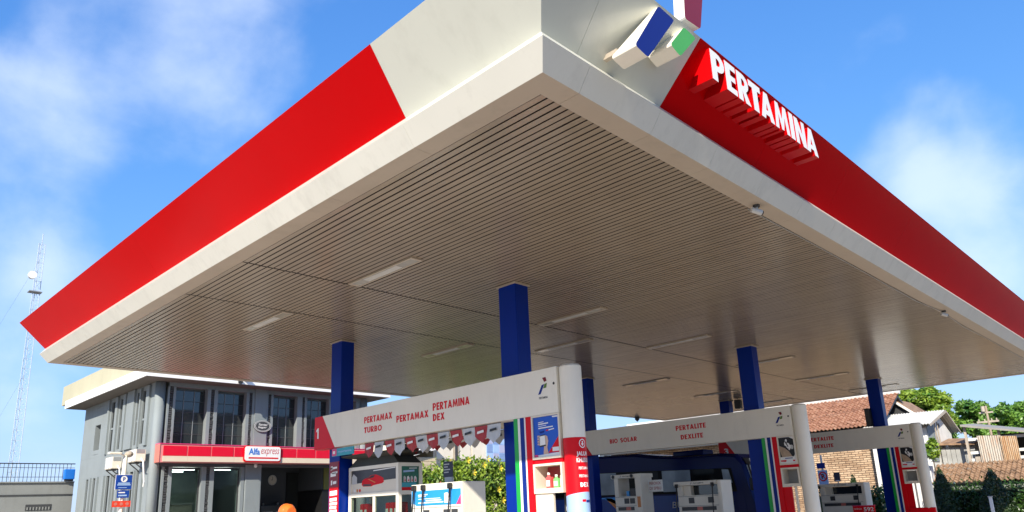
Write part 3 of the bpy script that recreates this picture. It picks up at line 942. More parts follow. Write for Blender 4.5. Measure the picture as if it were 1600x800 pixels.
        mb.poly([P(0.50, 0.625, .005), P(0.60, 0.633, .005), P(0.60, 0.668, .005), P(0.50, 0.655, .005)], REDP)
        for y, x1, h in ((0.85, 0.42, 0.018), (0.80, 0.60, 0.03), (0.755, 0.52, 0.014), (0.70, 0.78, 0.028)):
            mb.poly([P(0.2, y, .004), P(x1, y + 0.012, .004), P(x1, y + 0.012 + h, .004), P(0.2, y + h, .004)], WPRINT)
        mb.poly([P(0.78, 0.95, .004), P(0.98, 0.95, .004), P(0.98, 0.985, .004), P(0.75, 0.985, .004)], WPRINT)
    else:
        mb.box(q, q + 0.02, a0, a1, z0, z1, WPRINT)
        mb.poly([P(0, 0.24, .002), P(0.9, 0.24, .002), P(0.98, 0.32, .002), P(0.98, 0.9, .002), P(0.70, 0.99, .002), P(0, 0.99, .002)], BLACK)
        mb.poly([P(0.0, 0.68, .003), P(0.35, 0.58, .003), P(0.62, 0.44, .003), P(0.80, 0.24, .003), P(0.12, 0.24, .003), P(0.03, 0.45, .003)], TAN)
        for cx, cy, r in ((0.50, 0.86, 0.07), (0.45, 0.74, 0.10), (0.60, 0.66, 0.13), (0.72, 0.62, 0.09), (0.85, 0.60, 0.10), (0.66, 0.54, 0.06)):
            mb.poly([P(cx + r * math.cos(k * 0.9), cy + r * 0.9 * math.sin(k * 0.9), .004 + cx * 0.001) for k in range(7)], WPRINT if cx < 0.8 else LGREY)
        mb.poly([P(0.42, 0.80, .006), P(0.58, 0.60, .006), P(0.62, 0.64, .006), P(0.48, 0.84, .006)], DARK)
        mb.poly([P(0.0, 0.07, .003), P(0.34, 0.05, .003), P(0.38, 0.12, .003), P(0.0, 0.12, .003)], REDP)
        mb.poly([P(0.80, 0.06, .003), P(0.95, 0.06, .003), P(0.95, 0.11, .003), P(0.80, 0.11, .003)], REDP)
        mb.poly([P(0.30, 0.17, .003), P(0.80, 0.17, .003), P(0.80, 0.20, .003), P(0.30, 0.20, .003)], NAVYP)
    part('poster', mb, t)
    part('red_divider', MB().box(p + 0.02, p + 0.08, 4.50, vr, 2.222, 2.288, REDP), t)
    # display box
    bz0, bz1 = 1.77, 2.22
    bx = MB()
    bx.box(p - 0.01, p + 0.34, 4.50, 4.46, bz0, bz1, CREAM); bx.box(p - 0.01, p + 0.34, vr + 0.035, vr, bz0, bz1, CREAM)
    bx.box(p - 0.01, p + 0.34, 4.46, vr + 0.035, bz0, bz0 + 0.075, CREAM); bx.box(p - 0.01, p + 0.34, 4.46, vr + 0.035, bz1 - 0.035, bz1, CREAM)
    part('display_box', bx, t)
    part('box_back', MB().box(p + 0.32, p + 0.335, 4.455, 4.06, bz0 + 0.08, bz1 - 0.04, mat('dark_red_back', (0.30, 0.03, 0.04), 0.5) if poster == 'app' else GREYM), t)
        # lower panel
    part('lower_panel', MB().box(p + 0.02, p + 0.07, 4.495, 4.10 if wrap else 4.28, 0.15, 1.768, CREAM if wrap else REDP), t)
    if not wrap:
        part('rail', MB().box(p + 0.02, p + 0.06, 4.20, 4.15, 0.15, 1.768, WHITE2), t)
    else:
        part('meter_box', MB().box(p + 0.25, p + 0.40, 4.06, 3.90, 1.45, 1.75, DARK).box(p + 0.243, p + 0.249, 4.02, 3.95, 1.50, 1.56, LGREY), t)
    if base_red:
        part('red_base', MB().box(c - 0.02, c + 0.12, 4.49, cv - 0.2, 0.15, 1.0, REDP, 0.02), t)
    return t, p

W1 = [('PERTAMAX', 9.57, 8.53, 3.365, 3.495), ('TURBO', 9.57, 8.90, 3.165, 3.285), ('PERTAMAX', 8.38, 7.31, 3.265, 3.395), ('PERTAMINA', 7.17, 6.07, 3.36, 3.50), ('DEX', 7.17, 6.81, 3.17, 3.30)]
W2 = [('BIO', 10.01, 9.70, 3.25, 3.38), ('SOLAR', 9.60, 8.96, 3.25, 3.38), ('PERTALITE', 7.55, 6.55, 3.40, 3.53), ('DEXLITE', 7.41, 6.67, 3.15, 3.275)]
t1, p1 = portal(4.46, 'nearest pump portal with long white sign beam, red numbered end and red wrapped pillar', '1', W1, 'app', True, False)
t2, p2 = portal(14.1, 'middle pump portal with white beam and plain rounded white pillar', '2', W2, 'bike', False, False, 3.86)
t3, p3 = portal(24.1, 'farthest pump portal with a red base under its white pillar', '3', [('PERTALITE', 7.75, 6.75, 3.40, 3.53), ('DEXLITE', 7.55, 6.80, 3.15, 3.275)], 'bike', False, True, 3.86)
BG = 'oil bottles in the glass display box'
for v, m, lab, h in ((4.27, mat('red_bottle', (0.75, 0.10, 0.10), 0.35), 'red and white oil bottle, leftmost in the glass display box', 0.24), (4.10, mat('green_bottle', (0.20, 0.55, 0.18), 0.35), 'green oil bottle between two others in the display box', 0.20), (3.95, mat('pale_bottle', (0.85, 0.75, 0.40), 0.35), 'pale yellow oil bottle, rightmost in the glass display box', 0.26)):
    t = thing('oil_bottle', lab, 'bottle', (p1 + 0.15, v, 1.846), BG)
    z = 1.846
    b_ = MB().box(p1 + 0.10, p1 + 0.20, v - 0.055, v + 0.055, z, z + h * 0.72, m, 0.018)
    b_.tube([(p1 + 0.15, v + 0.02, z + h * 0.70), (p1 + 0.15, v + 0.02, z + h * 0.88)], [0.035, 0.02], m, 10)
    part('body', b_, t)
    part('cap', MB().tube([(p1 + 0.15, v + 0.02, z + h * 0.86), (p1 + 0.15, v + 0.02, z + h)], 0.024, WPRINT, 10), t)
    part('label', MB().box(p1 + 0.096, p1 + 0.099, v - 0.04, v + 0.04, z + 0.03, z + h * 0.5, WPRINT), t)

# bunting under the nearest beam: two strings
def bunting(u, v0, v1, n, z, lab, first, tilt, dim):
    t = thing('bunting', lab, 'bunting', (u, v0, z), 'strings of pennants under the nearest sign beam')
    part('string', MB().tube([(u, v0 + (v1 - v0) * k / 12, z - 0.012 * math.sin(math.pi * k / 12)) for k in range(13)], 0.006, BLACK, 5), t)
    w = (v0 - v1) / n
    for k in range(n):
        a = v0 - w * k - 0.008; b = v0 - w * (k + 1) + 0.006
        m = MAROON if (k + first) % 2 == 0 else SILVER
        j = rng.uniform(-0.02, 0.02); du = rng.uniform(-0.05, 0.05) + tilt
        mb = MB()
        L = (0.20 if m is MAROON else 0.23) * (0.72 if dim else 1)
        col = []
        NN = 6
        for i in range(NN + 1):
            x = a + (b - a) * i / NN
            zz = L - 0.02 + (0.12 * (1 - abs(2 * i / NN - 1)))
            wv = 0.010 * math.sin(i * 1.7 + k)
            col += [(u, x, z), (u + du * 0.5 + wv, x + j * 0.5, z - zz * 0.55), (u + du + wv * 1.3, x + j, z - zz)]
        mb.add(col, [f for i in range(NN) for f in ((3 * i, 3 * i + 3, 3 * i + 4, 3 * i + 1), (3 * i + 1, 3 * i + 4, 3 * i + 5, 3 * i + 2))], m)
        pn = part('pennant', mb, t)
        lp = MB()
        c_ = (a + b) / 2; q = (lambda f: u + du * f + 0.5 * 0 - 0.026)
        yy = 0.10 if m is SILVER else 0.11
        lp.poly([(q(yy / 0.3), c_ + w * 0.26 + j * 0.4, z - yy - 0.03), (q(yy / 0.3), c_ - w * 0.26 + j * 0.4, z - yy - 0.012), (q(yy / 0.3), c_ - w * 0.24 + j * 0.4, z - yy + 0.03), (q(yy / 0.3), c_ + w * 0.24 + j * 0.4, z - yy + 0.012)], BLACK if m is SILVER else WPRINT)
        part('print', lp, pn)
bunting(4.52, 9.62, 5.30, 12, 2.965, 'maroon and silver pennants hanging along the front of the nearest beam', 0, 0.02, False)
bunting(5.45, 9.9, 5.35, 12, 2.965, 'second row of pennants hanging behind the first, on the far side of the island', 0, 0.0, True)
part('cross_beam', MB().box(4.73, 5.55, 9.95, 10.05, 2.985, 3.10, WHITE2).box(5.40, 5.55, 5.2, 9.95, 2.985, 3.10, WHITE2).box(5.085, 5.40, 5.2, 5.3, 2.985, 3.1, WHITE2), t1)

# banner and strip sign on the far column of the nearest portal
bn = MB().box(4.70, 4.712, 11.30, 10.95, 0.8, 2.69, REDP)
ban = thing('column_banner', 'tall narrow red banner with white print on the far blue column', 'banner', (4.7, 11.1, 1.5))
part('sheet', MB().box(4.698, 4.712, 11.34, 10.95, 0.8, 2.70, REDP), ban)
mb = MB()
part('dark_field', MB().box(4.694, 4.697, 11.34, 10.95, 2.16, 2.70, mat('dark_red_print', (0.22, 0.006, 0.015), 0.4)), ban)
for z0, z1, x0, x1 in ((2.54, 2.58, .15, .85), (2.52, 2.60, .15, .35), (2.38, 2.46, .15, .75), (2.44, 2.48, .3, .9), (2.20, 2.30, .2, .35), (2.22, 2.28, .42, .8), (1.98, 2.08, .1, .9), (1.86, 1.93, .1, .88), (1.78, 1.84, .1, .92), (1.70, 1.76, .1, .85), (1.60, 1.68, .1, .9), (1.45, 1.56, .1, .9)):
    aa = lambda x: 11.34 - 0.39 * x
    mb.poly([(4.691, aa(x0), z0), (4.691, aa(x1), z0 + 0.012), (4.691, aa(x1), z1 + 0.012), (4.691, aa(x0), z1)], WPRINT)
part('white_print', mb, ban)
ts = thing('strip_sign', 'small teal strip sign with pink mark under the far end of the nearest beam', 'sign', (4.5, 10.4, 2.87))
part('board', MB().box(4.49, 4.51, 10.92, 10.02, 2.79, 2.95, TEAL), ts)
part('pink_mark', MB().box(4.486, 4.489, 10.91, 10.72, 2.80, 2.94, PINK).box(4.484, 4.4855, 10.87, 10.78, 2.84, 2.90, WPRINT), ts)
mb = MB(); text(mb, 'mypertamina', 'u', 4.486, 10.66, 10.1, 2.84, 2.90, PALEB, 0.02); part('lettering', mb, ts)

# oil cabinet on the nearest island
cab = thing('oil_cabinet', 'white glazed cabinet with red sports car print and dark peaked roof', 'cabinet', (4.95, 9.9, 0.15))
ca, cb, cu0, cu1, czt = 10.90, 8.97, 4.95, 5.62, 2.55
fr = MB()
for v in (ca - 0.045, cb + 0.045):
    for u in (cu0 + 0.045, cu1 - 0.045):
        fr.box(u - 0.045, u + 0.045, v - 0.045, v + 0.045, 0.15, czt, WHITE2)
fr.box(cu0 - 0.002, cu1 + 0.002, cb - 0.002, ca + 0.002, czt - 0.07, czt + 0.002, WHITE2); fr.box(cu0 - 0.002, cu1 + 0.002, cb - 0.002, ca + 0.002, 1.92, 2.0, WHITE2)
fr.box(cu0, cu1, cb, ca, 0.15, 0.95, WHITE2); fr.box(cu0 + 0.01, cu0 + 0.06, 9.86, 9.94, 0.95, 1.92, WHITE2)
part('frame', fr, cab)
q = cu0 + 0.02
fp = MB().box(q, q + 0.02, ca - 0.09, cb + 0.09, 2.0, czt - 0.07, CREAM)
def Q(x, y, d=.002): return (q - d, ca - 0.09 + (cb - ca + 0.18) * x, 2.0 + (czt - 2.07) * y)
fp.poly([Q(0, 0.42), Q(1, 0.50), Q(1, 1), Q(0, 1)], mat('grey_print', (0.055, 0.055, 0.06), 0.4, 0.3, 5))
car = [(0.24, 0.36), (0.25, 0.52), (0.30, 0.60), (0.40, 0.66), (0.46, 0.74), (0.56, 0.75), (0.66, 0.66), (0.72, 0.58), (0.735, 0.42), (0.70, 0.36), (0.5, 0.30), (0.46, 0.26), (0.27, 0.28)]
fp.poly([Q(x, y, .004) for x, y in car], REDP)
fp.poly([Q(x, y, .006) for x, y in ((0.33, 0.60), (0.42, 0.66), (0.47, 0.72), (0.55, 0.72), (0.50, 0.63))], BLACK)
fp.poly([Q(x, y, .006) for x, y in ((0.27, 0.30), (0.45, 0.28), (0.46, 0.36), (0.28, 0.38))], DARK)
fp.poly([Q(x, y, .006) for x, y in ((0.38, 0.58), (0.42, 0.57), (0.56, 0.42), (0.53, 0.41))], ORANGEP)
for k in range(3):
    fp.disc(Q(0.08 + 0.06 * k, 0.12, .004), 0.035, 'u', 0.001, (WPRINT, ORANGEP, REDP)[k], 10)
fp.poly([Q(0.01, 0.40, .004), Q(0.13, 0.42, .004), Q(0.13, 0.70, .004), Q(0.05, 0.86, .004), Q(0.01, 0.72, .004)], LGREY)
fp.poly([Q(0.5, 0.90, .004), Q(0.98, 0.95, .004), Q(0.98, 0.99, .004), Q(0.5, 0.94, .004)], WPRINT)
part('car_print', fp, cab)
ep = MB().box(cu0 + 0.09, cu1 - 0.09, cb + 0.02, cb + 0.04, 2.0, czt - 0.07, DGREEN)
E_ = lambda x, y, d=.002: (cu0 + 0.09 + (cu1 - cu0 - 0.18) * x, cb + 0.02 - d, 2.0 + (czt - 2.07) * y)
ep.poly([E_(0, 0), E_(1, 0), E_(1, 0.13), E_(0, 0.13)], REDP)
ep.poly([E_(0.02, 0.14), E_(0.98, 0.14), E_(0.8, 0.32), E_(0.05, 0.32)], TEAL)
for k in range(4):
    x = 0.2 + 0.2 * k
    ep.poly([E_(x - 0.07, 0.34, .004), E_(x + 0.07, 0.34, .004), E_(x + 0.07, 0.52, .004), E_(x, 0.60, .004), E_(x - 0.07, 0.56, .004)], (LGREY, WPRINT, LGREY, WPRINT)[k])
    ep.poly([E_(x - 0.03, 0.38, .006), E_(x + 0.05, 0.38, .006), E_(x + 0.02, 0.5, .006)], REDP)
ep.poly([E_(0.12, 0.74, .004), E_(0.75, 0.78, .004), E_(0.75, 0.86, .004), E_(0.12, 0.82, .004)], PALEB)
ep.poly([E_(0.45, 0.90, .004), E_(0.9, 0.91, .004), E_(0.9, 0.94, .004), E_(0.45, 0.93, .004)], WPRINT)
part('green_print', ep, cab)
part('glass_door', MB().box(cu0 + 0.03, cu0 + 0.036, ca - 0.09, 9.94, 0.95, 1.92, GLASSC), cab)
part('glass_door', MB().box(cu0 + 0.03, cu0 + 0.036, 9.86, cb + 0.09, 0.95, 1.92, GLASSC), cab)
part('side_glass', MB().box(cu0 + 0.09, cu1 - 0.09, cb + 0.03, cb + 0.036, 0.95, 1.92, GLASSC), cab)
part('shelf', MB().box(cu0 + 0.09, cu1 - 0.07, ca - 0.09, cb + 0.09, 1.25, 1.28, WHITE2), cab)
part('back_panel', MB().box(cu1 - 0.06, cu1 - 0.04, ca - 0.09, cb + 0.09, 0.95, 1.92, PALEB), cab)
rf = MB()
um = (cu0 + cu1) / 2; vm = (ca + cb) / 2
def ring4(du, dv, z): return [(um - du, vm - dv, z), (um + du, vm - dv, z), (um + du, vm + dv, z), (um - du, vm + dv, z)]
rr = ring4(0.33, 0.95, czt + 0.004) + ring4(0.28, 0.72, czt + 0.17) + ring4(0.52, 1.05, czt + 0.22) + ring4(0.52, 1.05, czt + 0.25) + ring4(0.1, 0.3, czt + 0.31)
rf.add(rr, [[4 * k + i, 4 * k + (i + 1) % 4, 4 * k + 4 + (i + 1) % 4, 4 * k + 4 + i] for k in range(4) for i in range(4)] + [[16, 17, 18, 19]], mat('dark_roof_sheet', (0.055, 0.058, 0.05), 0.6))
part('roof', rf, cab)
OG = 'red oil cans inside the cabinet'
for k, v in enumerate((10.62, 10.45, 9.62, 9.46, 9.3, 9.14)):
    z = 1.282
    o = thing('oil_can', '%s red oil can from the left behind the glass of the white cabinet' % ('first', 'second', 'third', 'fourth', 'fifth', 'sixth')[k], 'oil can', (5.2, v, z), OG)
    part('body', MB().box(5.12, 5.3, v - 0.065, v + 0.065, z, z + 0.50, REDP, 0.03), o)
    part('label', MB().box(5.116, 5.119, v - 0.045, v + 0.045, z + 0.18, z + 0.38, WPRINT), o)

# fuel dispensers
def nozzle(t, u, v, z, hose_to):
    part('nozzle', MB().box(u - 0.10, u + 0.0, v - 0.035, v + 0.035, z - 0.05, z + 0.055, BLACK, 0.02).tube([(u - 0.05, v, z - 0.03), (u - 0.07, v, z - 0.20)], 0.02, BLACK, 8), t)
    part('hose', MB().tube([(u - 0.07, v, z - 0.2), (u - 0.10, v + 0.01, z - 0.5), (u - 0.11, v + 0.02, z - 0.9), (u - 0.06, v + 0.03, hose_to), (u - 0.01, v + 0.04, hose_to + 0.1)], 0.016, BLACK, 7), t)
def dispenser_a(u, va, vb, lab):
    t = thing('fuel_dispenser', lab, 'fuel dispenser', (u, (va + vb) / 2, 0.15), 'fuel dispensers on the pump islands')
    d = 0.63
    part('cabinet', MB().box(u, u + d, vb, va, 0.15, 2.07, WHITE2, 0.015), t)
    part('print_panel', MB().box(u - 0.006, u - 0.001, vb + 0.03, va - 0.02, 1.68, 1.95, SKYP), t)
    mb = MB()
    P = lambda x, y, dd: (u - 0.006 - dd, va - 0.02 + (vb - va + 0.05) * x, 1.68 + 0.27 * y)
    for x0, x1, y0, y1 in ((.14, .34, .68, .75), (.14, .30, .58, .63), (.3, .62, .28, .36), (.14, .66, .14, .22), (.14, .6, .42, .46)):
        mb.poly([P(x0, y0, .002), P(x1, y0 + .02, .002), P(x1, y1 + .02, .002), P(x0, y1, .002)], WPRINT)
    mb.poly([P(.68, .12, .002), P(.79, .12, .002), P(.80, .55, .002), P(.74, .8, .002), P(.68, .75, .002)], WPRINT)
    mb.poly([P(.91, .0, .002), P(1, .0, .002), P(1, .62, .002), P(.94, .2, .002)], PINK)
    mb.poly([P(0, .0, .002), P(.10, .0, .002), P(.06, .12, .002), P(0, .14, .002)], WPRINT)
    part('panel_print', mb, t)
    part('logo_strip', MB().poly([(u - 0.002, 7.05, 2.0), (u - 0.002, 6.85, 2.0), (u - 0.002, 6.85, 2.02), (u - 0.002, 7.05, 2.02)], LGREY), t)
    for v in (7.72, 7.1, 6.86):
        part('display', MB().box(u - 0.012, u - 0.001, v - 0.09, v + 0.09, 1.49, 1.60, DARK), t)
    part('trim_line', MB().box(u - 0.006, u - 0.001, vb + 0.01, va - 0.01, 1.635, 1.645, GREYM), t)
    for v in (va - 0.15, va - 0.45, vb + 0.30):
        nozzle(t, u, v, 2.0, 0.7)
    return t
dispenser_a(4.72, 8.22, 6.64, 'white fuel dispenser with sky blue printed panel and black nozzles, below the bunting')
def dispenser_b(u, va, vb, zt, lab, open_frame, logo):
    t = thing('fuel_dispenser', lab, 'fuel dispenser', (u, (va + vb) / 2, 0.15), 'fuel dispensers on the pump islands')
    d = 0.6
    zl = zt - 0.62 if open_frame else zt - 0.37
    part('cabinet', MB().box(u, u + d, vb + 0.02, va, 0.15, zl, WHITE2, 0.012), t)
    ep = 0.20 if open_frame else 0.10
    part('end_panel', MB().box(u - 0.02, u + d + 0.02, vb - 0.02, vb + ep, 0.152, zt - 0.002, WHITE2, 0.02), t)
    part('side_post', MB().box(u, u + d, va - 0.16, va - 0.002, zl + 0.001, zt - 0.11, WHITE2), t)
    part('header', MB().box(u - 0.03, u + d + 0.03, vb + ep + 0.002 if not open_frame else vb - 0.06, va + 0.10, zt - 0.105, zt + (0.004 if open_frame else 0), WHITE2, 0.012), t)
    mb = MB(); a = (va + vb) / 2 + 0.25
    company_mark(mb, u - 0.034, a, zt - 0.08, 0.06); part('emblem', mb, t)
    part('small_lettering', text(MB(), 'PERTAMINA', 'u', u - 0.034, a - 0.1, a - 0.45, zt - 0.07, zt - 0.035, DARK, 0.01), t)
    if not open_frame:
        part('recess_glass', MB().box(u + 0.25, u + 0.27, vb + 0.1, va - 0.16, zl + 0.002, zt - 0.11, GLASSD), t)
        part('shelf_box', MB().box(u + 0.06, u + 0.24, va - 0.42, va - 0.165, zl + 0.002, zt - 0.112, CREAM), t)
    else:
        part('printer', MB().box(u + 0.1, u + 0.35, vb + 0.25, vb + 0.5, zl + 0.002, zl + 0.22, DARK, 0.02).box(u + 0.12, u + 0.3, vb + 0.55, vb + 0.65, zl + 0.002, zl + 0.15, SKYP), t)
    n = 2
    for k in range(n):
        v = va - 0.45 - (va - vb - 0.8) * k
        part('display', MB().box(u - 0.012, u - 0.001, v - 0.09, v + 0.09, zl - 0.21, zl - 0.06, DARK), t)
    part('seam', MB().box(u - 0.005, u - 0.001, vb + ep + 0.01, va - 0.01, zl - 0.03, zl - 0.022, DARK).box(u - 0.005, u - 0.001, vb + ep + 0.01, va - 0.01, zl - 0.28, zl - 0.272, DARK), t)
    part('product_strip', MB().box(u - 0.008, u - 0.001, vb + ep + 0.1, va - 0.1, zl - 0.40, zl - 0.30, DARK).box(u - 0.010, u - 0.0085, (va + vb) / 2 - 0.08, (va + vb) / 2 + 0.1, zl - 0.395, zl - 0.305, SALMON), t)
    if open_frame:
        part('orange_label', MB().box(u - 0.026, u - 0.022, vb + 0.03, vb + 0.15, zl - 0.32, zl - 0.02, ORANGEP), t)
        part('knob', MB().disc((u - 0.06, va - 0.0, zt - 0.05), 0.05, 'u', 0.03, BLACK, 12), t)
        part('knob', MB().disc((u - 0.06, vb + 0.3, zt - 0.05), 0.05, 'u', 0.03, BLACK, 12), t)
    else:
        for v in (va - 0.02, vb + 0.22):
            nozzle(t, u - 0.03, v, zt - 0.11, 0.6)
    return t
dispenser_b(14.62, 10.35, 9.33, 2.36, 'white gantry style fuel dispenser with open window, left of the safety notice', True, True)
dispenser_b(14.62, 8.02, 6.58, 2.05, 'white fuel dispenser with dark recess beside the middle portal column', False, True)
dispenser_b(24.55, 7.75, 6.08, 1.89, 'white fuel dispenser at the farthest island in front of the brick house', False, True)
# notices
no = thing('safety_notice', 'white notice with red capitals between the two middle dispensers', 'sign', (14.95, 9.0, 2.0))
part('board', MB().box(14.95, 14.965, 9.27, 8.74, 1.83, 2.16, WPRINT), no)
mb = MB(); text(mb, 'MEROKOK', 'u', 14.947, 9.22, 8.79, 2.03, 2.11, MAROON, 0.0); text(mb, 'DI SPBU', 'u', 14.947, 9.22, 8.80, 1.89, 1.97, MAROON, 0.0); part('lettering', mb, no)
pt = thing('price_display', 'small black display card with white foot standing on the blue printed dispenser', 'sign', (5.2, 7.6, 2.07))
part('card', MB().box(5.2, 5.22, 7.75, 7.46, 2.19, 2.48, mat('navy_card', (0.02, 0.022, 0.05), 0.4)), pt)
part('foot', MB().box(5.19, 5.25, 7.70, 7.48, 2.072, 2.188, LGREY), pt)
mb = MB()
for k, w in enumerate((.7, .5, .8, .6)): mb.poly([(5.197, 7.72, 2.42 - .05 * k), (5.197, 7.72 - .24 * w, 2.42 - .05 * k), (5.197, 7.72 - .24 * w, 2.44 - .05 * k), (5.197, 7.72, 2.44 - .05 * k)], LGREY)
part('print', mb, pt)
rp_ = thing('price_board', 'low red price board with white digits in front of the farthest island', 'sign', (22, 5.3, 0.004))
part('board', MB().box(22, 22.05, 5.68, 4.96, 0.5, 1.14, REDP, 0.01), rp_)
part('edge', MB().box(21.995, 22.055, 5.70, 4.94, 1.142, 1.16, PINK), rp_)
part('stand', MB().box(22.0, 22.05, 5.6, 5.55, 0.004, 0.498, GREYM).box(22.0, 22.05, 5.1, 5.05, 0.004, 0.498, GREYM), rp_)
mb = MB(); text(mb, '592', 'u', 21.996, 5.32, 4.99, 0.97, 1.10, WPRINT, 0.02); text(mb, 'HARGA', 'u', 21.996, 5.64, 5.38, 1.03, 1.08, WPRINT, 0.0); part('digits', mb, rp_)
# loudspeakers on the far columns
for u, v, z, w, lab in ((24.32, 5.42, 3.75, 0.16, 'black loudspeaker fixed to the farthest front column'), (24.9, 10.92, 5.02, 0.24, 'black box speaker beside the small distant column under the ceiling')):
    t = thing('loudspeaker', lab, 'loudspeaker', (u, v, z), 'black loudspeakers on the columns')
    part('box', MB().box(u - 0.1, u + 0.115, v - w / 2 - 0.02, v + w / 2 + 0.02, z, z + (0.62 if z < 4 else 0.36), BLACK, 0.02), t)
    part('bracket', MB().box(u + 0.05, u + 0.30, v - 0.03, v + 0.03, z + 0.2, z + 0.25, DARK), t)
    part('grille', MB().box(u - 0.106, u - 0.101, v - w / 2, v + w / 2, z + 0.03, z + (0.58 if z < 4 else 0.33), DARK), t)
fl = thing('ceiling_sensor', 'small dark pointed fitting on the far ceiling edge beside the sky gap', 'fitting', (26.5, 18.0, 5.4))
part('body', MB().tube([(26.3, 17.25, 5.40), (26.3, 17.25, 5.30), (26.3, 17.25, 5.20)], [0.13, 0.12, 0.02], DARK, 10), fl)
part('plate', MB().box(26.15, 26.45, 17.12, 17.38, 5.385, 5.398, DARK), fl)

# ================================================================== shop building
UW, VF = 5.49, 25.0
shop = thing('shop_building', 'grey two storey shop with tall windows, red sign band and white eaves', 'building', (UW, VF, 0))
UE, VE = 15.1, 34.0
wl_ = MB()
wl_.box(5.76, UE, 25.36, 33.9, 3.63, 6.46, SHOPG)          # upper storey core
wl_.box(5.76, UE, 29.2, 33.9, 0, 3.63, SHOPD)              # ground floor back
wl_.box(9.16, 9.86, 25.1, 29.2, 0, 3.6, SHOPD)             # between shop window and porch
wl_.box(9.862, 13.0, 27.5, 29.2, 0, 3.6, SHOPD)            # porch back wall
wl_.box(13.0, UE, 25.36, 29.2, 0, 2.6, BLACK)              # solid black block painting the shade of an opening
part('wall', wl_, shop)
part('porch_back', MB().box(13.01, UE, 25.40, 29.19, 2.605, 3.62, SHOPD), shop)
part('porch_panel', MB().box(13.05, UE, 25.30, 25.355, 2.6, 3.62, OLIVE), shop)
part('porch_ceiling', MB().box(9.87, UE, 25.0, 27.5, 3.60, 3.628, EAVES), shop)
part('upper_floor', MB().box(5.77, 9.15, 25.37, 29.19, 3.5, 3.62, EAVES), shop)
part('shop_floor', MB().box(5.77, 9.15, 25.3, 29.19, 0.02, 0.12, CONCR), shop)
part('lit_tube', MB().box(6.2, 7.5, 26.0, 26.08, 3.40, 3.44, LAMP).box(6.2, 7.6, 27.4, 27.48, 3.40, 3.44, LAMP).box(7.95, 9.0, 26.0, 26.08, 3.40, 3.44, LAMP), shop)
part('shop_back_wall', MB().box(5.77, 9.15, 29.10, 29.18, 0.12, 3.5, INTER), shop)
for k, (x0, x1, z, m) in enumerate(((6.2, 7.4, 1.7, LGREY), (7.5, 8.4, 2.2, CREAM), (8.5, 9.1, 1.9, SALMON), (6.0, 7.2, 1.1, TEAL))):
    part('shelf', MB().box(x0, x1, 28.2, 28.8, 0.12, z, m).box(x0 - 0.02, x1 + 0.02, 28.15, 28.85, z + 0.002, z + 0.06, LGREY), shop)
# left wall, with tall slit windows between fins
zl0, zl1 = 3.42, 6.40
slit_u = [(31.0, 31.0)]
ups = [(29.77, 30.29), (28.81, 29.21), (26.83, 27.24), (26.21, 26.61)]
lows = [(32.41, 32.84), (31.44, 31.91), (29.53, 30.12), (28.87, 29.24), (26.79, 27.35), (26.25, 26.6)]
def side_wall(slits, z0, z1, s0, s1, extra=None):
    """wall strip on u=UW..5.75 with openings"""
    mb = MB()
    vs = sorted(slits)
    cur = VF + 0.36
    for a, b in vs:
        mb.box(UW, 5.755, cur, a, z0, z1, SHOPG)
        if s0 > z0: mb.box(UW, 5.755, a, b, z0, s0, SHOPG)
        if s1 < z1: mb.box(UW, 5.755, a, b, s1, z1, SHOPG)
        cur = b
    mb.box(UW, 5.755, cur, VE, z0, z1, SHOPG)
    return mb
part('side_wall', side_wall(ups + [(31.55, 32.3)], 4.25, 6.46, 4.35, 6.30), shop)
part('side_wall', MB().box(UW, 5.755, 31.55, 32.3, 4.36, 4.53, SHOPG).box(UW, 5.755, 31.55, 32.3, 5.56, 6.29, SHOPG), shop)
part('side_wall', MB().box(UW, 5.755, VF + 0.36, VE, 3.44, 4.248, SHOPG), shop)
part('side_wall', side_wall(lows, 0, 3.438, 0.6, 3.40), shop)
for a, b in ups:
    w = part('slit_window', MB().box(5.56, 5.59, a, b, 4.36, 6.29, GLASSM), shop)
    part('transom', MB().box(5.53, 5.558, a + 0.005, b - 0.005, 5.2, 5.27, SHOPG), w)
w = part('slit_window', MB().box(5.70, 5.73, 31.55, 32.3, 4.54, 5.55, GLASSD), shop)
part('transom', MB().box(5.66, 5.698, 31.9, 31.94, 4.54, 5.55, DARK), w)
for a, b in lows:
    part('slit_window', MB().box(5.56, 5.59, a, b, 0.61, 3.39, GLASSM), shop)
for a, b, z0, z1 in [(29.35, 29.62, 4.25, 6.40), (28.38, 28.66, 4.25, 6.40), (27.38, 28.2, 4.25, 6.44), (26.66, 26.78, 4.25, 6.40), (25.75, 26.06, 4.25, 6.40), (30.42, 30.6, 4.25, 6.4),
                     (32.05, 32.25, 0.1, 3.42), (31.1, 31.3, 0.1, 3.42), (30.25, 30.5, 0.1, 3.42), (29.32, 29.46, 0.1, 3.42), (28.5, 28.75, 0.1, 3.42), (27.5, 27.9, 0.1, 3.42), (26.66, 26.74, 0.1, 3.42), (25.8, 26.1, 0.1, 3.42)]:
    part('fin', MB().box(5.41, UW - 0.001, a, b, z0, z1, SHOPG), shop)
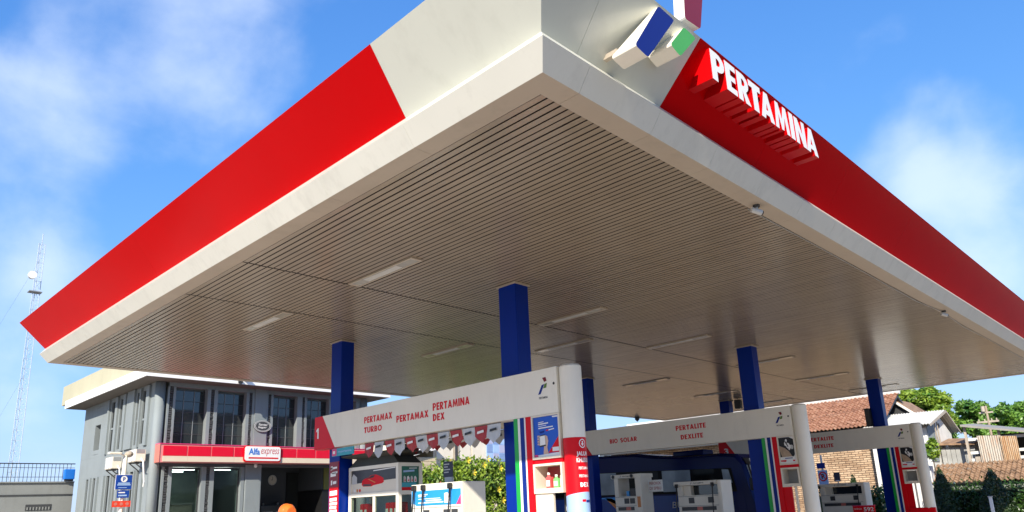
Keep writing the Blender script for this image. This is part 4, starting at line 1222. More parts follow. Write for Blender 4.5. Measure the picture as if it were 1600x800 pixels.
# round corner column and facade pilasters
part('corner_column', MB().tube([(5.62, 25.16, 0), (5.62, 25.16, 6.46)], 0.19, SHOPG, 24), shop, True)
def pil(a, b, z0=0.0, z1=6.46, d=0.0):
    part('pilaster', MB().box(a, b, VF + d, 25.40, z0, z1, SHOPG), shop)
def stones(c, z0, z1):
    mb = MB(); z = z0
    while z < z1:
        h = rng.uniform(0.07, 0.10); dd = rng.uniform(0.0, 0.05)
        mb.box(c - 0.055, c + 0.055, 24.99 + dd, 25.33, z, z + h - 0.02, STONE); z += h
    part('stone_strip', mb, shop, kind='stuff')
for z0, z1 in ((4.22, 6.30), (0.1, 3.46)):
    up = z0 > 1
    cols = [(5.86, 5.93), (6.07, 6.16), (7.42, 7.56), (7.70, 7.84), (9.07, 9.20), (9.33, 9.44), (10.0, 10.06), (10.18, 10.29), (11.44, 11.68), (11.80, 11.91), (13.04, 13.2), (13.32, 13.43), (14.5, 14.7)] if up else [(5.86, 5.95), (6.10, 6.24), (7.38, 7.56), (7.70, 7.88), (9.0, 9.14)]
    for a, b in cols:
        pil(a, b, z0, z1)
    for c in ([6.0, 7.63, 9.265, 10.12, 11.74, 13.26] if up else [6.025, 7.63]):
        stones(c, z0, z1)
part('pilaster', MB().box(9.445, 10.0, VF - 0.04, 25.40, 4.22, 6.46, SHOPG), shop)
part('pilaster', MB().box(9.17, 9.88, VF - 0.02, 25.09, 0, 3.56, SHOPG, 0.04), shop)
part('corner_column', MB().tube([(14.95, 25.16, 0), (14.95, 25.16, 6.46)], 0.24, SHOPG, 24), shop, True)
part('lintel', MB().box(5.9, 14.75, VF + 0.02, 25.39, 6.302, 6.458, SHOPG), shop)
# upper windows, each with its panes
pane_cache = {}
def pane_window(a, b, z0, z1, nx, nz):
    w = part('window', MB().box(a, b, 25.315, 25.34, z0, z1, DARK), shop)
    fr = MB()
    t = 0.022
    for i in range(nx + 1):
        x = a + (b - a) * i / nx
        fr.box(x - t / 2, x + t / 2, 25.27, 25.31, z0, z1, SHOPG if 0 < i < nx else DARK)
    for j in range(nz + 1):
        z = z0 + (z1 - z0) * j / nz
        for i in range(nx):
            xa = a + (b - a) * i / nx + t / 2; xb = a + (b - a) * (i + 1) / nx - t / 2
            fr.box(xa, xb, 25.275, 25.308, max(z0, z - t / 2), min(z1, z + t / 2), DARK)
    part('frame', fr, w)
    dx_, dz_ = (b - a) / nx, (z1 - z0) / nz
    key = (round(dx_, 3), round(dz_, 3))
    if key not in pane_cache:
        pane_cache[key] = MB().box(-dx_ / 2 + t / 2, dx_ / 2 - t / 2, 0, 0.008, -dz_ / 2 + t / 2, dz_ / 2 - t / 2, GLASSD).mesh('pane')
    for i in range(nx):
        for j in range(nz):
            inst('pane', pane_cache[key], w, (a + dx_ * (i + .5) - UW, 25.29 - VF, z0 + dz_ * (j + .5)), (rng.uniform(-.012, .012), 0, rng.uniform(-.012, .012)))
for a, b in ((6.17, 7.41), (7.85, 9.06), (10.3, 11.43), (11.92, 13.03), (13.44, 14.49)):
    pane_window(a, b, 4.25, 6.22, 3, 5)
part('blind', MB().box(6.25, 6.5, 25.30, 25.312, 4.32, 4.75, PALEB).box(6.75, 7.05, 25.30, 25.312, 4.4, 4.85, TEAL), shop)
for a, b in ((6.25, 7.37), (7.89, 8.99)):
    w = part('shop_window', MB().box(a, b, 25.2, 25.212, 0.4, 3.43, GLASSC), shop)
    part('frame', MB().box(a, a + 0.05, 25.17, 25.198, 0.4, 3.43, DARK).box(b - 0.05, b, 25.17, 25.198, 0.4, 3.43, DARK).box(a + 0.05, b - 0.05, 25.17, 25.198, 3.37, 3.43, DARK), w)
w = part('porch_window', MB().box(12.42, 12.98, 27.47, 27.49, 0.8, 3.34, mat('porch_glass', (0.03, 0.035, 0.035), 0.35, spec=0.3)), shop)
part('frame', MB().box(12.38, 12.42, 27.44, 27.495, 0.8, 3.38, BLACK).box(12.42, 12.98, 27.44, 27.468, 3.34, 3.38, BLACK), w)
# roof: eaves slab, soffit, parapet
rf = MB()
ue0, ve0, ue1 = 4.72, 24.2, 15.9
part('eave_board', MB().box(ue0, ue1, ve0, 34.5, 6.47, 6.80, EAVE), shop)
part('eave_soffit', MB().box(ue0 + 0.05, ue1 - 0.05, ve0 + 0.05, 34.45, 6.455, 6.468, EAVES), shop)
part('parapet', MB().box(5.0, 15.6, 24.55, 36.2, 6.802, 7.66, YELLOW), shop)
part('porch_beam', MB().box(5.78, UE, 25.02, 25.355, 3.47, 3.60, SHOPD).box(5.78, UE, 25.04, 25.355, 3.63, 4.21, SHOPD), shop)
# wall-mounted things
dev = thing('floodlight', 'small black fitting under the white eaves of the grey shop', 'fitting', (8.39, 24.2, 6.5))
part('body', MB().box(8.28, 8.44, 24.08, 24.19, 6.50, 6.60, BLACK).box(8.50, 8.72, 24.02, 24.19, 6.62, 6.70, DARK), dev)
part('arm', MB().tube([(8.36, 24.12, 6.52), (8.36, 24.12, 6.42)], 0.05, BLACK, 8), dev)
sb = thing('shop_sign_band', 'long red and cream sign band across the grey shop front', 'sign', (5.6, 24.5, 3.58))
S0, S1 = 5.55, 15.0
part('band', MB().box(S0, S1, 24.52, 24.98, 3.58, 4.20, mat('sign_edge_pink', (0.74, 0.26, 0.26), 0.4)), sb)
n = 10
for k in range(n):
    a = S0 + 0.12 + (S1 - S0 - 0.2) * k / n; b = S0 + 0.12 + (S1 - S0 - 0.2) * (k + 1) / n - 0.05
    part('red_panel', MB().box(a, b, 24.50, 24.518, 3.80, 4.14, mat('sign_red', (0.68, 0.005, 0.03), 0.3, 0.03)), sb)
    part('cream_panel', MB().box(a - 0.01, b + 0.035, 24.495, 24.519, 3.60, 3.79, mat('sign_cream', (0.72, 0.60, 0.46), 0.4, 0.03)), sb)
part('edge', MB().box(S0 - 0.02, S1, 24.49, 24.97, 4.202, 4.225, PINK).box(S0 - 0.02, S0 - 0.001, 24.5, 24.97, 3.58, 4.2, SALMON), sb)
bd = MB()
bx0, bx1, bz0, bz1 = 8.84, 10.40, 3.66, 4.19
def rrect(x0, x1, z0, z1, r, y):
    q = []
    for cx, cz, t0 in ((x1 - r, z1 - r, 0), (x0 + r, z1 - r, 90), (x0 + r, z0 + r, 180), (x1 - r, z0 + r, 270)):
        for k in range(5):
            q.append((cx + r * math.cos(R(t0 + k * 22.5)), y, cz + r * math.sin(R(t0 + k * 22.5))))
    return q
nb = thing('shop_name_board', 'white rounded name board with blue and red lettering on the red sign band', 'sign', (9.6, 24.45, 3.9))
part('red_rim', MB().prism(rrect(bx0 - 0.04, bx1 + 0.04, bz0 - 0.05, bz1 + 0.03, 0.10, 24.44), (0, 0.05, 0), REDP), nb)
part('board', MB().prism(rrect(bx0, bx1, bz0, bz1, 0.09, 24.42), (0, 0.018, 0), WPRINT), nb)
mb = MB(); text(mb, 'Alfa', 'v', 24.416, 9.0, 9.48, 3.88, 4.12, LOGOB2 := mat('letter_blue', (0.02, 0.16, 0.60), 0.4), 0.03); part('lettering', mb, nb)
mb = MB(); text(mb, 'express', 'v', 24.416, 9.53, 10.34, 3.83, 4.10, mat('letter_pink_red', (0.55, 0.10, 0.12), 0.4), 0.0, None, 0.25); part('lettering', mb, nb)
part('underline', MB().box(9.0, 10.3, 24.412, 24.419, 3.74, 3.79, REDP), nb)
oe = thing('oval_emblem', 'dark oval emblem with pale rings and script on the grey shop front', 'emblem', (9.8, 24.9, 5.0))
part('plate', MB().disc((9.79, 24.90, 5.02), 0.39, 'v', 0.055, DARK, 28, 0.22), oe)
mb = MB()
for r0, r1 in ((1.0, 0.93), (0.86, 0.80)):
    for k in range(32):
        t0, t1 = 2 * math.pi * k / 32, 2 * math.pi * (k + 1) / 32
        f = lambda r, t: (9.79 + 0.39 * r * math.cos(t), 24.896, 5.02 + 0.22 * r * math.sin(t))
        mb.poly([f(r0, t0), f(r0, t1), f(r1, t1), f(r1, t0)], LGREY)
part('ring', mb, oe)
mb = MB(); text(mb, 'Santai', 'v', 24.895, 9.60, 10.0, 5.04, 5.12, WPRINT, 0.01, None, 0.2); text(mb, 'Segar', 'v', 24.895, 9.58, 9.98, 4.92, 5.01, WPRINT, 0.01, None, 0.2); part('script', mb, oe)
ck = thing('wall_clock', 'round white clock on the dark wall of the shop porch', 'clock', (11.68, 27.45, 3.08))
part('case', MB().disc((11.68, 27.46, 3.09), 0.21, 'v', 0.035, LGREY, 28), ck)
part('dial', MB().disc((11.68, 27.455, 3.09), 0.185, 'v', 0.004, CREAM, 28), ck)
part('hands', MB().box(11.672, 11.688, 27.450, 27.454, 3.09, 3.22, BLACK).box(11.6, 11.68, 27.450, 27.453, 3.085, 3.10, BLACK), ck)
mb = MB()
for k in range(12):
    t0 = math.pi * k / 6; x, z = 11.68 + 0.16 * math.cos(t0), 3.09 + 0.16 * math.sin(t0)
    mb.box(x - 0.008, x + 0.008, 27.4515, 27.454, z - 0.008, z + 0.008, BLACK)
part('marks', mb, ck)
kc = thing('service_counter', 'dark service machine against the shop porch wall', 'counter', (11.6, 27.3, 0))
part('body', MB().box(10.9, 12.2, 26.9, 27.45, 0.0, 2.05, mat('machine_dark', (0.045, 0.05, 0.05), 0.4), 0.02), kc)
part('white_strip', MB().box(10.95, 11.45, 26.885, 26.898, 1.72, 1.80, LGREY).box(11.6, 12.15, 26.885, 26.898, 1.72, 1.80, LGREY), kc)
part('spot_lamp', MB().sphere((11.2, 27.3, 2.12), 0.05, LGREY, 8, 6).sphere((11.9, 27.3, 2.12), 0.05, LGREY, 8, 6), kc)
al = thing('alarm_lamp', 'small white dome lamp under the red sign band beside the porch', 'lamp', (9.6, 24.8, 3.5))
part('dome', MB().sphere((9.55, 24.88, 3.50), 0.07, WPRINT, 10, 8), al)
part('base', MB().box(9.49, 9.61, 24.82, 24.94, 3.555, 3.578, LGREY), al)
# air conditioners
for v0, v1, z0, z1, lab in ((27.8, 28.6, 3.55, 3.98, 'white air conditioner box on the left shop wall, farther from the corner'), (25.25, 26.0, 3.64, 4.06, 'white air conditioner box on the left shop wall, nearer the round corner')):
    t = thing('air_conditioner', lab, 'air conditioner', (5.2, v0, z0), 'air conditioner units on the shop wall')
    part('casing', MB().box(4.93, 5.32, v0, v1, z0, z1, CREAM, 0.03), t)
    part('front_grille', MB().disc((4.922, v0 + 0.34, (z0 + z1) / 2), 0.20, 'u', 0.007, LGREY, 20).box(4.92, 4.928, v1 - 0.2, v1 - 0.06, z0 + 0.08, z1 - 0.08, LGREY), t)
    part('end_louvre', MB().box(4.98, 5.27, v0 - 0.008, v0 - 0.001, z0 + 0.28, z0 + 0.42, GREYM), t)
    for vv in (v0 + 0.1, v1 - 0.1):
        part('bracket', MB().tube([(4.95, vv, z0 - 0.02), (5.33, vv, z0 - 0.02)], 0.022, DARK, 6).tube([(4.97, vv, z0 - 0.03), (5.33, vv, z0 - 0.30)], 0.022, DARK, 6), t)
    part('pipe', MB().tube([(5.15, v0 - 0.02, z0 + 0.1), (5.2, v0 - 0.12, z0), (5.28, v0 - 0.14, z0 - 0.7), (5.3, v0 - 0.05, z0 - 0.85)], 0.03, WPRINT, 8), t)

# lamp post with parking signs
lp = thing('lamp_post', 'white tapered lamp post with blue and red plates before the grey wall', 'lamp post', (2.95, 19.0, 0))
def lpart(name, mb, parent, smooth=False):
    mb.v = [(2.59 + (a - 2.78) * 0.77, b, z if z < 1.8 else 2.47 + (z - 2.50) * 0.71) for a, b, z in mb.v]
    return part(name, mb, parent, smooth)
x0, y0 = 2.78, 19.0
lpart('pole', MB().tube([(x0, y0, 0), (x0, y0, 2.6), (x0, y0, 3.75)], [0.10, 0.085, 0.07], WHITE2, 16), lp, True)
lpart('base_plate', MB().box(x0 - 0.2, x0 + 0.2, y0 - 0.2, y0 + 0.2, 0.006, 0.03, GREYM), lp)
la = lpart('lamp_arm', MB().tube([(x0, y0, 3.72), (x0 - 0.22, y0 - 0.05, 3.82)], 0.035, WHITE2, 10), lp)
lpart('lamp_head', MB().box(x0 - 0.62, x0 - 0.18, y0 - 0.14, y0 + 0.04, 3.79, 3.86, WHITE2, 0.02), la)
lpart('lamp_cap', MB().sphere((x0 + 0.12, y0, 3.80), 0.15, TIMBER, 12, 8, 0.8), lp)
lpart('sign_plate', MB().box(x0 - 0.30, x0 + 0.26, y0 - 0.12, y0 - 0.105, 2.50, 3.02, mat('sign_blue', (0.006, 0.05, 0.32), 0.35)), lp)
lpart('rim', MB().box(x0 - 0.315, x0 + 0.275, y0 - 0.104, y0 - 0.098, 2.485, 3.035, WPRINT), lp)
mb = MB().disc((x0 - 0.02, y0 - 0.124, 2.87), 0.115, 'v', 0.002, WPRINT, 24)
text(mb, 'P', 'v', y0 - 0.127, x0 - 0.06, x0 + 0.03, 2.80, 2.94, mat('sign_blue', (0.006, 0.05, 0.32)), 0.03)
for z0, z1, a, b in ((2.70, 2.74, -.22, .2), (2.64, 2.68, -.24, .22), (2.55, 2.57, -.2, .1)):
    mb.box(x0 + a, x0 + b, y0 - 0.123, y0 - 0.121, z0, z1, PALEB)
lpart('sign_print', mb, lp)
lpart('small_plate', MB().box(x0 - 0.22, x0 + 0.2, y0 - 0.12, y0 - 0.106, 2.19, 2.46, mat('sign_blue', (0.006, 0.05, 0.32))).box(x0 - 0.18, x0 + 0.05, y0 - 0.123, y0 - 0.121, 2.36, 2.40, WPRINT).box(x0 - 0.18, x0 + 0.12, y0 - 0.123, y0 - 0.121, 2.25, 2.30, PALEB), lp)
rpn = MB().box(x0 - 0.36, x0 + 0.28, y0 - 0.12, y0 - 0.106, 1.86, 2.08, mat('sign_orange_red', (0.72, 0.05, 0.02), 0.4))
for k in range(3):
    rpn.disc((x0 - 0.24 + 0.2 * k, y0 - 0.124, 1.97), 0.06, 'v', 0.003, SALMON, 14)
lpart('red_plate', rpn, lp)
lpart('lower_pole_band', MB().tube([(x0, y0, 1.2), (x0, y0, 1.24)], 0.105, GREYM, 16), lp)

# boundary wall, rail, far-left mast
bwl = thing('boundary_wall', 'grey rendered wall with dark coping line left of the shop', 'wall', (0, 34.5, 0))
part('wall', MB().box(-8, 5.48, 34.6, 34.85, 0, 3.37, CGREY).box(-8, 5.48, 34.56, 34.599, 2.86, 2.90, DARK), bwl)
part('coping', MB().box(-8, 5.48, 34.53, 34.9, 3.371, 3.42, CGREY), bwl)
part('vent_grille', MB().box(3.65, 4.66, 34.585, 34.598, 2.26, 2.50, DARK), bwl)
for k in range(8):
    part('vent_slat', MB().box(3.70 + 0.12 * k, 3.75 + 0.12 * k, 34.56, 34.584, 2.28, 2.40, CGREY), bwl)
rl = thing('railing', 'thin dark railing standing on top of the grey boundary wall', 'railing', (0, 34.7, 3.42))
part('rail', MB().box(-8, 5.48, 34.69, 34.73, 4.14, 4.18, BLACK).box(-8, 5.48, 34.69, 34.72, 3.98, 4.0, DARK).box(-8, 5.48, 34.69, 34.72, 3.60, 3.62, DARK), rl)
bar_me = MB().box(0, 0.018, 34.695, 34.715, 3.42, 4.139, DARK).mesh('bar', (0, 34.7, 3.42))
ORG_r = ORG[rl.name]
k = 0
x = -4.0
while x < 5.4:
    inst('bar', bar_me, rl, (x, 0, 0)); x += 0.155
bxm = thing('blue_tank', 'small bright blue box on the wall top beside the shop corner', 'box', (5.2, 34.6, 3.42))
part('body', MB().box(5.0, 5.42, 34.35, 34.66, 3.5, 3.92, mat('bright_blue', (0.01, 0.16, 0.62), 0.4), 0.03), bxm)
part('bracket', MB().box(5.05, 5.4, 34.45, 34.6, 3.425, 3.498, DARK), bxm)
mx, my = 10.6, 72.3
mast = thing('lattice_mast', 'tall thin steel lattice mast with round white dish far behind', 'mast', (mx, my, 0))
hw = 0.42
lg = [(mx - hw, my - hw * 0.58), (mx + hw, my - hw * 0.58), (mx, my + hw * 1.15)]
for a, b in lg:
    part('leg', MB().tube([(a, b, 0), (mx + (a - mx) * 0.62, my + (b - my) * 0.62, 25.4)], 0.03, MASTM, 6), mast)
br = MB()
N = 30
for k in range(N):
    z0, z1 = 25.4 * k / N, 25.4 * (k + 1) / N
    for i in range(3):
        f = lambda z, j: (mx + (lg[j][0] - mx) * (1 - 0.38 * z / 25.4), my + (lg[j][1] - my) * (1 - 0.38 * z / 25.4), z)
        br.tube([f(z0, i), f(z1, (i + 1) % 3)], 0.013, MASTM, 4, False)
        br.tube([f(z1, i), f(z1, (i + 1) % 3)], 0.013, MASTM, 4, False)
part('bracing', br, mast, kind='stuff')
part('antenna', MB().tube([(mx, my, 25.3), (mx, my, 26.4)], 0.035, MASTM, 6), mast)
part('platform', MB().box(mx - 0.6, mx + 0.45, my - 0.4, my + 0.4, 21.0, 21.08, GREYM), mast)
part('dish', MB().tube([(mx - 0.62, my - 0.95, 22.3), (mx - 0.6, my - 0.6, 22.3), (mx - 0.58, my - 0.45, 22.3)], [0.34, 0.33, 0.10], WPRINT, 20), mast)
part('guy_wire', MB().tube([(mx, my, 14), (mx - 6, my - 3, 0)], 0.006, DARK, 4).tube([(mx, my, 24), (mx - 9, my + 5, 0)], 0.006, DARK, 4), mast)

# rider in an orange helmet (only the helmet shows)
def rider(u, v):
    t = thing('person', 'person in dark jacket with bright orange helmet near the shop porch', 'person', (u, v, 0))
    me = bpy.data.meshes.new('body')
    J = {'pel': (0, 0, .95, .15), 'wai': (0, 0, 1.12, .135), 'che': (0, .01, 1.33, .155), 'nek': (0, 0, 1.50, .06), 'hea': (0, -.01, 1.62, .085), 'top': (0, 0, 1.70, .08),
         'shl': (-.19, 0, 1.43, .065), 'ell': (-.25, -.02, 1.15, .045), 'wrl': (-.22, -.14, .93, .032), 'hal': (-.21, -.19, .86, .04), 'shr': (.19, 0, 1.43, .065), 'elr': (.25, -.02, 1.15, .045), 'wrr': (.22, -.14, .93, .032), 'har': (.21, -.19, .86, .04),
         'hpl': (-.10, 0, .88, .10), 'knl': (-.11, -.02, .49, .062), 'anl': (-.11, .02, .09, .045), 'tol': (-.12, -.16, .04, .04), 'hpr': (.10, 0, .88, .10), 'knr': (.11, -.02, .49, .062), 'anr': (.11, .02, .09, .045), 'tor': (.12, -.16, .04, .04)}
    ks = list(J)
    E_ = [('pel', 'wai'), ('wai', 'che'), ('che', 'nek'), ('nek', 'hea'), ('hea', 'top'), ('che', 'shl'), ('shl', 'ell'), ('ell', 'wrl'), ('wrl', 'hal'), ('che', 'shr'), ('shr', 'elr'), ('elr', 'wrr'), ('wrr', 'har'),
          ('pel', 'hpl'), ('hpl', 'knl'), ('knl', 'anl'), ('anl', 'tol'), ('pel', 'hpr'), ('hpr', 'knr'), ('knr', 'anr'), ('anr', 'tor')]
    me.from_pydata([J[k][:3] for k in ks], [(ks.index(a), ks.index(b)) for a, b in E_], [])
    o = bpy.data.objects.new('body', me); link(o, t)
    md = o.modifiers.new('skin', 'SKIN')
    me.skin_vertices.new(name='') if not me.skin_vertices else None
    for i, k in enumerate(ks):
        me.skin_vertices[0].data[i].radius = (J[k][3], J[k][3])
    me.skin_vertices[0].data[0].use_root = True
    s = o.modifiers.new('sub', 'SUBSURF'); s.levels = 2; s.render_levels = 2
    me.materials.append(CLOTH)
    ORG[t.name] = (0, 0, 0)
    part('face', MB().sphere((0, -0.02, 1.63), 0.096, SKIN, 16, 12, 1.2).tube([(0, -0.11, 1.65), (0, -0.135, 1.615)], [0.012, 0.02], SKIN, 8), t, True)
    h = part('helmet', MB().sphere((0, 0, 1.665), 0.142, ORANGE, 24, 16, 0.98, -0.25), t, True)
    part('visor', MB().tube([(0, -0.10, 1.68), (0, -0.19, 1.655)], [0.115, 0.09], ORANGE, 16), h)
    return t
p_ = rider(1.98, 8.37)

# ================================================================== bus behind the middle island
def bus():
    u0, u1, v0, v1 = 17.0, 19.4, 7.0, 16.4
    t = thing('bus', 'dark blue coach standing between the middle and farthest islands', 'bus', (18.2, 11.7, 0))
    # side profile in (v, z): raked front, curved roof line
    prof = [(6.72, 0.42), (6.72, 1.2), (6.95, 2.0), (7.08, 2.5), (7.3, 2.72), (7.9, 2.78), (9.4, 2.80), (10.2, 2.86), (11.2, 3.0), (13.2, 3.04), (16.0, 3.0), (16.4, 2.8), (16.4, 0.42)]
    mb = MB()
    n = len(prof)
    rows = []
    for du, s in ((0.0, 0.0), (0.05, 0.045), (0.16, 0.10), (2.24, 0.10), (2.35, 0.045), (2.4, 0.0)):
        rows.append([(u0 + du, (v if s == 0 else v + (0.02 if v > 12 else -0.06) * (s / 0.1)), z + (s if z > 2.7 else 0)) for v, z in prof])
    vs = sum(rows, [])
    fs = []
    for r in range(len(rows) - 1):
        for i in range(n):
            fs.append((r * n + i, r * n + (i + 1) % n, (r + 1) * n + (i + 1) % n, (r + 1) * n + i))
    fs.append(list(range(n))); fs.append([(len(rows) - 1) * n + i for i in range(n)])
    mb.add(vs, fs, BUSB)
    part('body', mb, t)
    c = u0 - 0.006
    part('window_band', MB().prism([(c, 7.32, 1.74), (c, 7.45, 2.42), (c, 16.1, 2.66), (c, 16.1, 1.80)], (0.004, 0, 0), BLACKM), t)
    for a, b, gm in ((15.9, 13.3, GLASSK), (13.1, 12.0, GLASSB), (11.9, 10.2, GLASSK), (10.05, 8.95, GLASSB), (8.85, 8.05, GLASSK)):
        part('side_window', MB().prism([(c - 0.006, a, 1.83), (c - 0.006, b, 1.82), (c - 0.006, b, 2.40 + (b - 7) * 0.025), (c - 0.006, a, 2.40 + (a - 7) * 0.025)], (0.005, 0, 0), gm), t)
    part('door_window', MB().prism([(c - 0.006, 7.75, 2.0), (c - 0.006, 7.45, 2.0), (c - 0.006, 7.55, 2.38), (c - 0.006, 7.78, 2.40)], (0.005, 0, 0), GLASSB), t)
    part('door', MB().prism([(c - 0.003, 7.95, 0.5), (c - 0.003, 7.0, 0.5), (c - 0.003, 7.10, 1.72), (c - 0.003, 7.95, 1.72)], (0.002, 0, 0), BUSB), t)
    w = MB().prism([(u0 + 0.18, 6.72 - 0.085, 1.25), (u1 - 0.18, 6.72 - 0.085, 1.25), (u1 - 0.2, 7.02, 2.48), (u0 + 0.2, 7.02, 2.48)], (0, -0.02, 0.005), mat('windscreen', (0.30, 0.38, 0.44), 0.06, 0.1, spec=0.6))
    part('windscreen', w, t)
    part('front_panel', MB().prism([(u0 + 0.2, 6.98, 2.50), (u1 - 0.2, 6.98, 2.50), (u1 - 0.25, 7.12, 2.70), (u0 + 0.25, 7.12, 2.70)], (0, 0.12, 0), BLACK), t)
    mb = MB(); text(mb, 'Vios', 'v', 6.97, u0 + 0.35, u0 + 1.1, 2.53, 2.67, WPRINT, 0.03, None, 0.2)
    part('front_script', mb, t)
    part('lower_flank', MB().prism([(c - 0.003, 16.2, 0.6), (c - 0.003, 8.0, 0.6), (c - 0.003, 8.0, 1.70), (c - 0.003, 16.2, 1.75)], (0.002, 0, 0), mat('bus_mid_blue', (0.004, 0.05, 0.26), 0.25, spec=0.3)), t)
    part('roof_unit', MB().box(17.3, 18.0, 8.55, 9.75, 2.86, 3.06, BUSB, 0.06), t)
    part('orange_swoosh', MB().prism([(c - 0.008, 12.55, 1.72), (c - 0.008, 12.3, 1.72), (c - 0.008, 11.2, 1.25), (c - 0.008, 10.9, 0.8), (c - 0.008, 11.4, 0.8)], (0.003, 0, 0), ORANGEP), t)
    part('blue_flash', MB().prism([(c - 0.008, 12.9, 1.70), (c - 0.008, 12.6, 1.70), (c - 0.008, 11.9, 1.45), (c - 0.008, 11.4, 1.66), (c - 0.008, 11.2, 1.70), (c - 0.008, 11.2, 1.74), (c - 0.008, 12.9, 1.74)], (0.003, 0, 0), SKYP), t)
    mb = MB(); text(mb, 'BURT', 'u', c - 0.006, 9.75, 8.85, 1.33, 1.52, GREYM, 0.01, None, 0.1)
    part('side_lettering', mb, t)
    for v in (8.6, 14.3):
        for uu in (u0 - 0.01, u1 - 0.25):
            w = part('wheel', MB().tube([(uu, v, 0.47), (uu + 0.27, v, 0.47)], 0.465, BLACK, 24), t)
            part('rim', MB().disc((uu - 0.012, v, 0.47), 0.27, 'u', 0.01, GREYM, 20), w)
    for uu in (u0 + 0.15, u1 - 0.45):
        part('headlight', MB().box(uu, uu + 0.3, 6.60, 6.66, 0.75, 0.95, LGREY, 0.02), t)
    part('mirror', MB().box(u0 - 0.28, u0 - 0.08, 6.62, 6.74, 1.75, 2.1, BLACK, 0.03).tube([(u0 - 0.15, 6.68, 2.1), (u0 + 0.1, 6.9, 2.5)], 0.03, BLACK, 8), t)
    return t
bus()

# ================================================================== beyond the canopy: flowering hedge and cream house
sh = MB()
cl = [((18.2, 24.4, 2.7), (1.1, .6, 0.85)), ((19.5, 24.3, 2.9), (1.1, .6, 0.95)), ((20.6, 24.2, 3.0), (1.1, .6, 1.0)), ((21.9, 24.2, 2.9), (1.1, .6, 1.05)), ((23.1, 24.2, 2.9), (1.1, .6, 1.0)), ((24.2, 24.2, 2.7), (1.0, .6, 1.0)), ((20.0, 24.4, 1.5), (2.2, .6, 0.9)), ((22.9, 24.4, 1.5), (1.8, .6, 1.0))]
hd = thing('flowering_shrub', 'sunlit green shrub with yellow flowers behind the printed dispenser', 'shrub', (21, 24.3, 0))
leaf_cloud(sh, cl, 11000, 0.13, LEAF_S, 0.9)
part('foliage', sh, hd)
st = MB()
for k in range(9):
    x = 17.8 + 0.75 * k
    st.tube([(x, 24.3, 0), (x + 0.1, 24.25, 1.2), (x - 0.1, 24.3, 2.6)], [0.035, 0.025, 0.012], BARK, 6)
part('stems', st, hd)
fm = MB()
for (px, pz, m) in [(19.0, 3.65, PETAL), (20.2, 3.75, PETAL), (21.3, 3.55, PETAL), (22.5, 3.4, PETAL), (23.2, 3.7, PETAL), (23.8, 3.2, PETAL), (22.3, 2.4, PETAL), (22.6, 1.9, PETAL), (23.5, 2.5, PETAL), (18.3, 2.65, PETALR), (19.0, 2.7, PETALR), (21.6, 3.85, PETAL), (20.6, 3.2, PETAL)]:
    for k in range(5):
        a = 2 * math.pi * k / 5
        y = 23.52
        fm.poly([(px, y, pz), (px + 0.13 * math.cos(a - .4), y - 0.05, pz + 0.13 * math.sin(a - .4)), (px + 0.17 * math.cos(a), y - 0.07, pz + 0.17 * math.sin(a)), (px + 0.13 * math.cos(a + .4), y - 0.05, pz + 0.13 * math.sin(a + .4))], m)
part('flowers', fm, hd)
solo('planter_wall', MB().box(17, 25.5, 23.3, 23.5, 0, 0.6, CONCR, 0.02), 'low concrete planter wall below the flowering shrub', 'planter', (21, 23.4, 0))
ch = thing('cream_house', 'cream house wall with dark slit window and white roof edge behind the shrub', 'house', (26, 30, 0))
part('wall', MB().box(23.3, 34, 30, 38, 0, 6.45, PLASTER), ch)
for k in range(6):
    part('wall_panel', MB().box(23.5 + 1.45 * k, 24.85 + 1.45 * k, 29.94, 29.999, 4.3, 6.3, CREAM), ch)
w = part('window', MB().box(24.95, 25.2, 29.90, 29.938, 4.2, 6.2, DARK), ch)
part('frame', MB().box(24.88, 24.948, 29.88, 29.937, 4.2, 6.2, TIMBER).box(25.202, 25.26, 29.88, 29.937, 4.2, 6.2, TIMBER), w)
w = part('window', MB().box(27.6, 29.8, 29.86, 29.90, 4.2, 6.2, PALEB), ch)
for i in range(4):
    for j in range(4):
        part('pane', MB().box(27.64 + 0.55 * i, 28.14 + 0.55 * i, 29.845, 29.859, 4.22 + 0.5 * j, 4.68 + 0.5 * j, [PALEB, mat('window_lilac', (0.42, 0.44, 0.62), 0.2), mat('window_blue', (0.22, 0.33, 0.58), 0.2)][(i + 2 * j) % 3]), w)
part('roof_edge', MB().prism([(21.4, 29.4, 4.55), (23.28, 29.4, 4.95), (23.28, 29.4, 4.80), (21.4, 29.4, 4.40)], (0, 8, 0), EAVE), ch)
part('lean_to_wall', MB().box(21.9, 23.29, 29.7, 37, 0, 4.35, PLASTER), ch)
for k in range(7):
    part('siding_board', MB().box(21.95, 23.25, 29.66, 29.699, 3.0 + 0.19 * k, 3.17 + 0.19 * k, mat('siding', (0.60, 0.50, 0.34), 0.7, 0.1, 3)), ch)

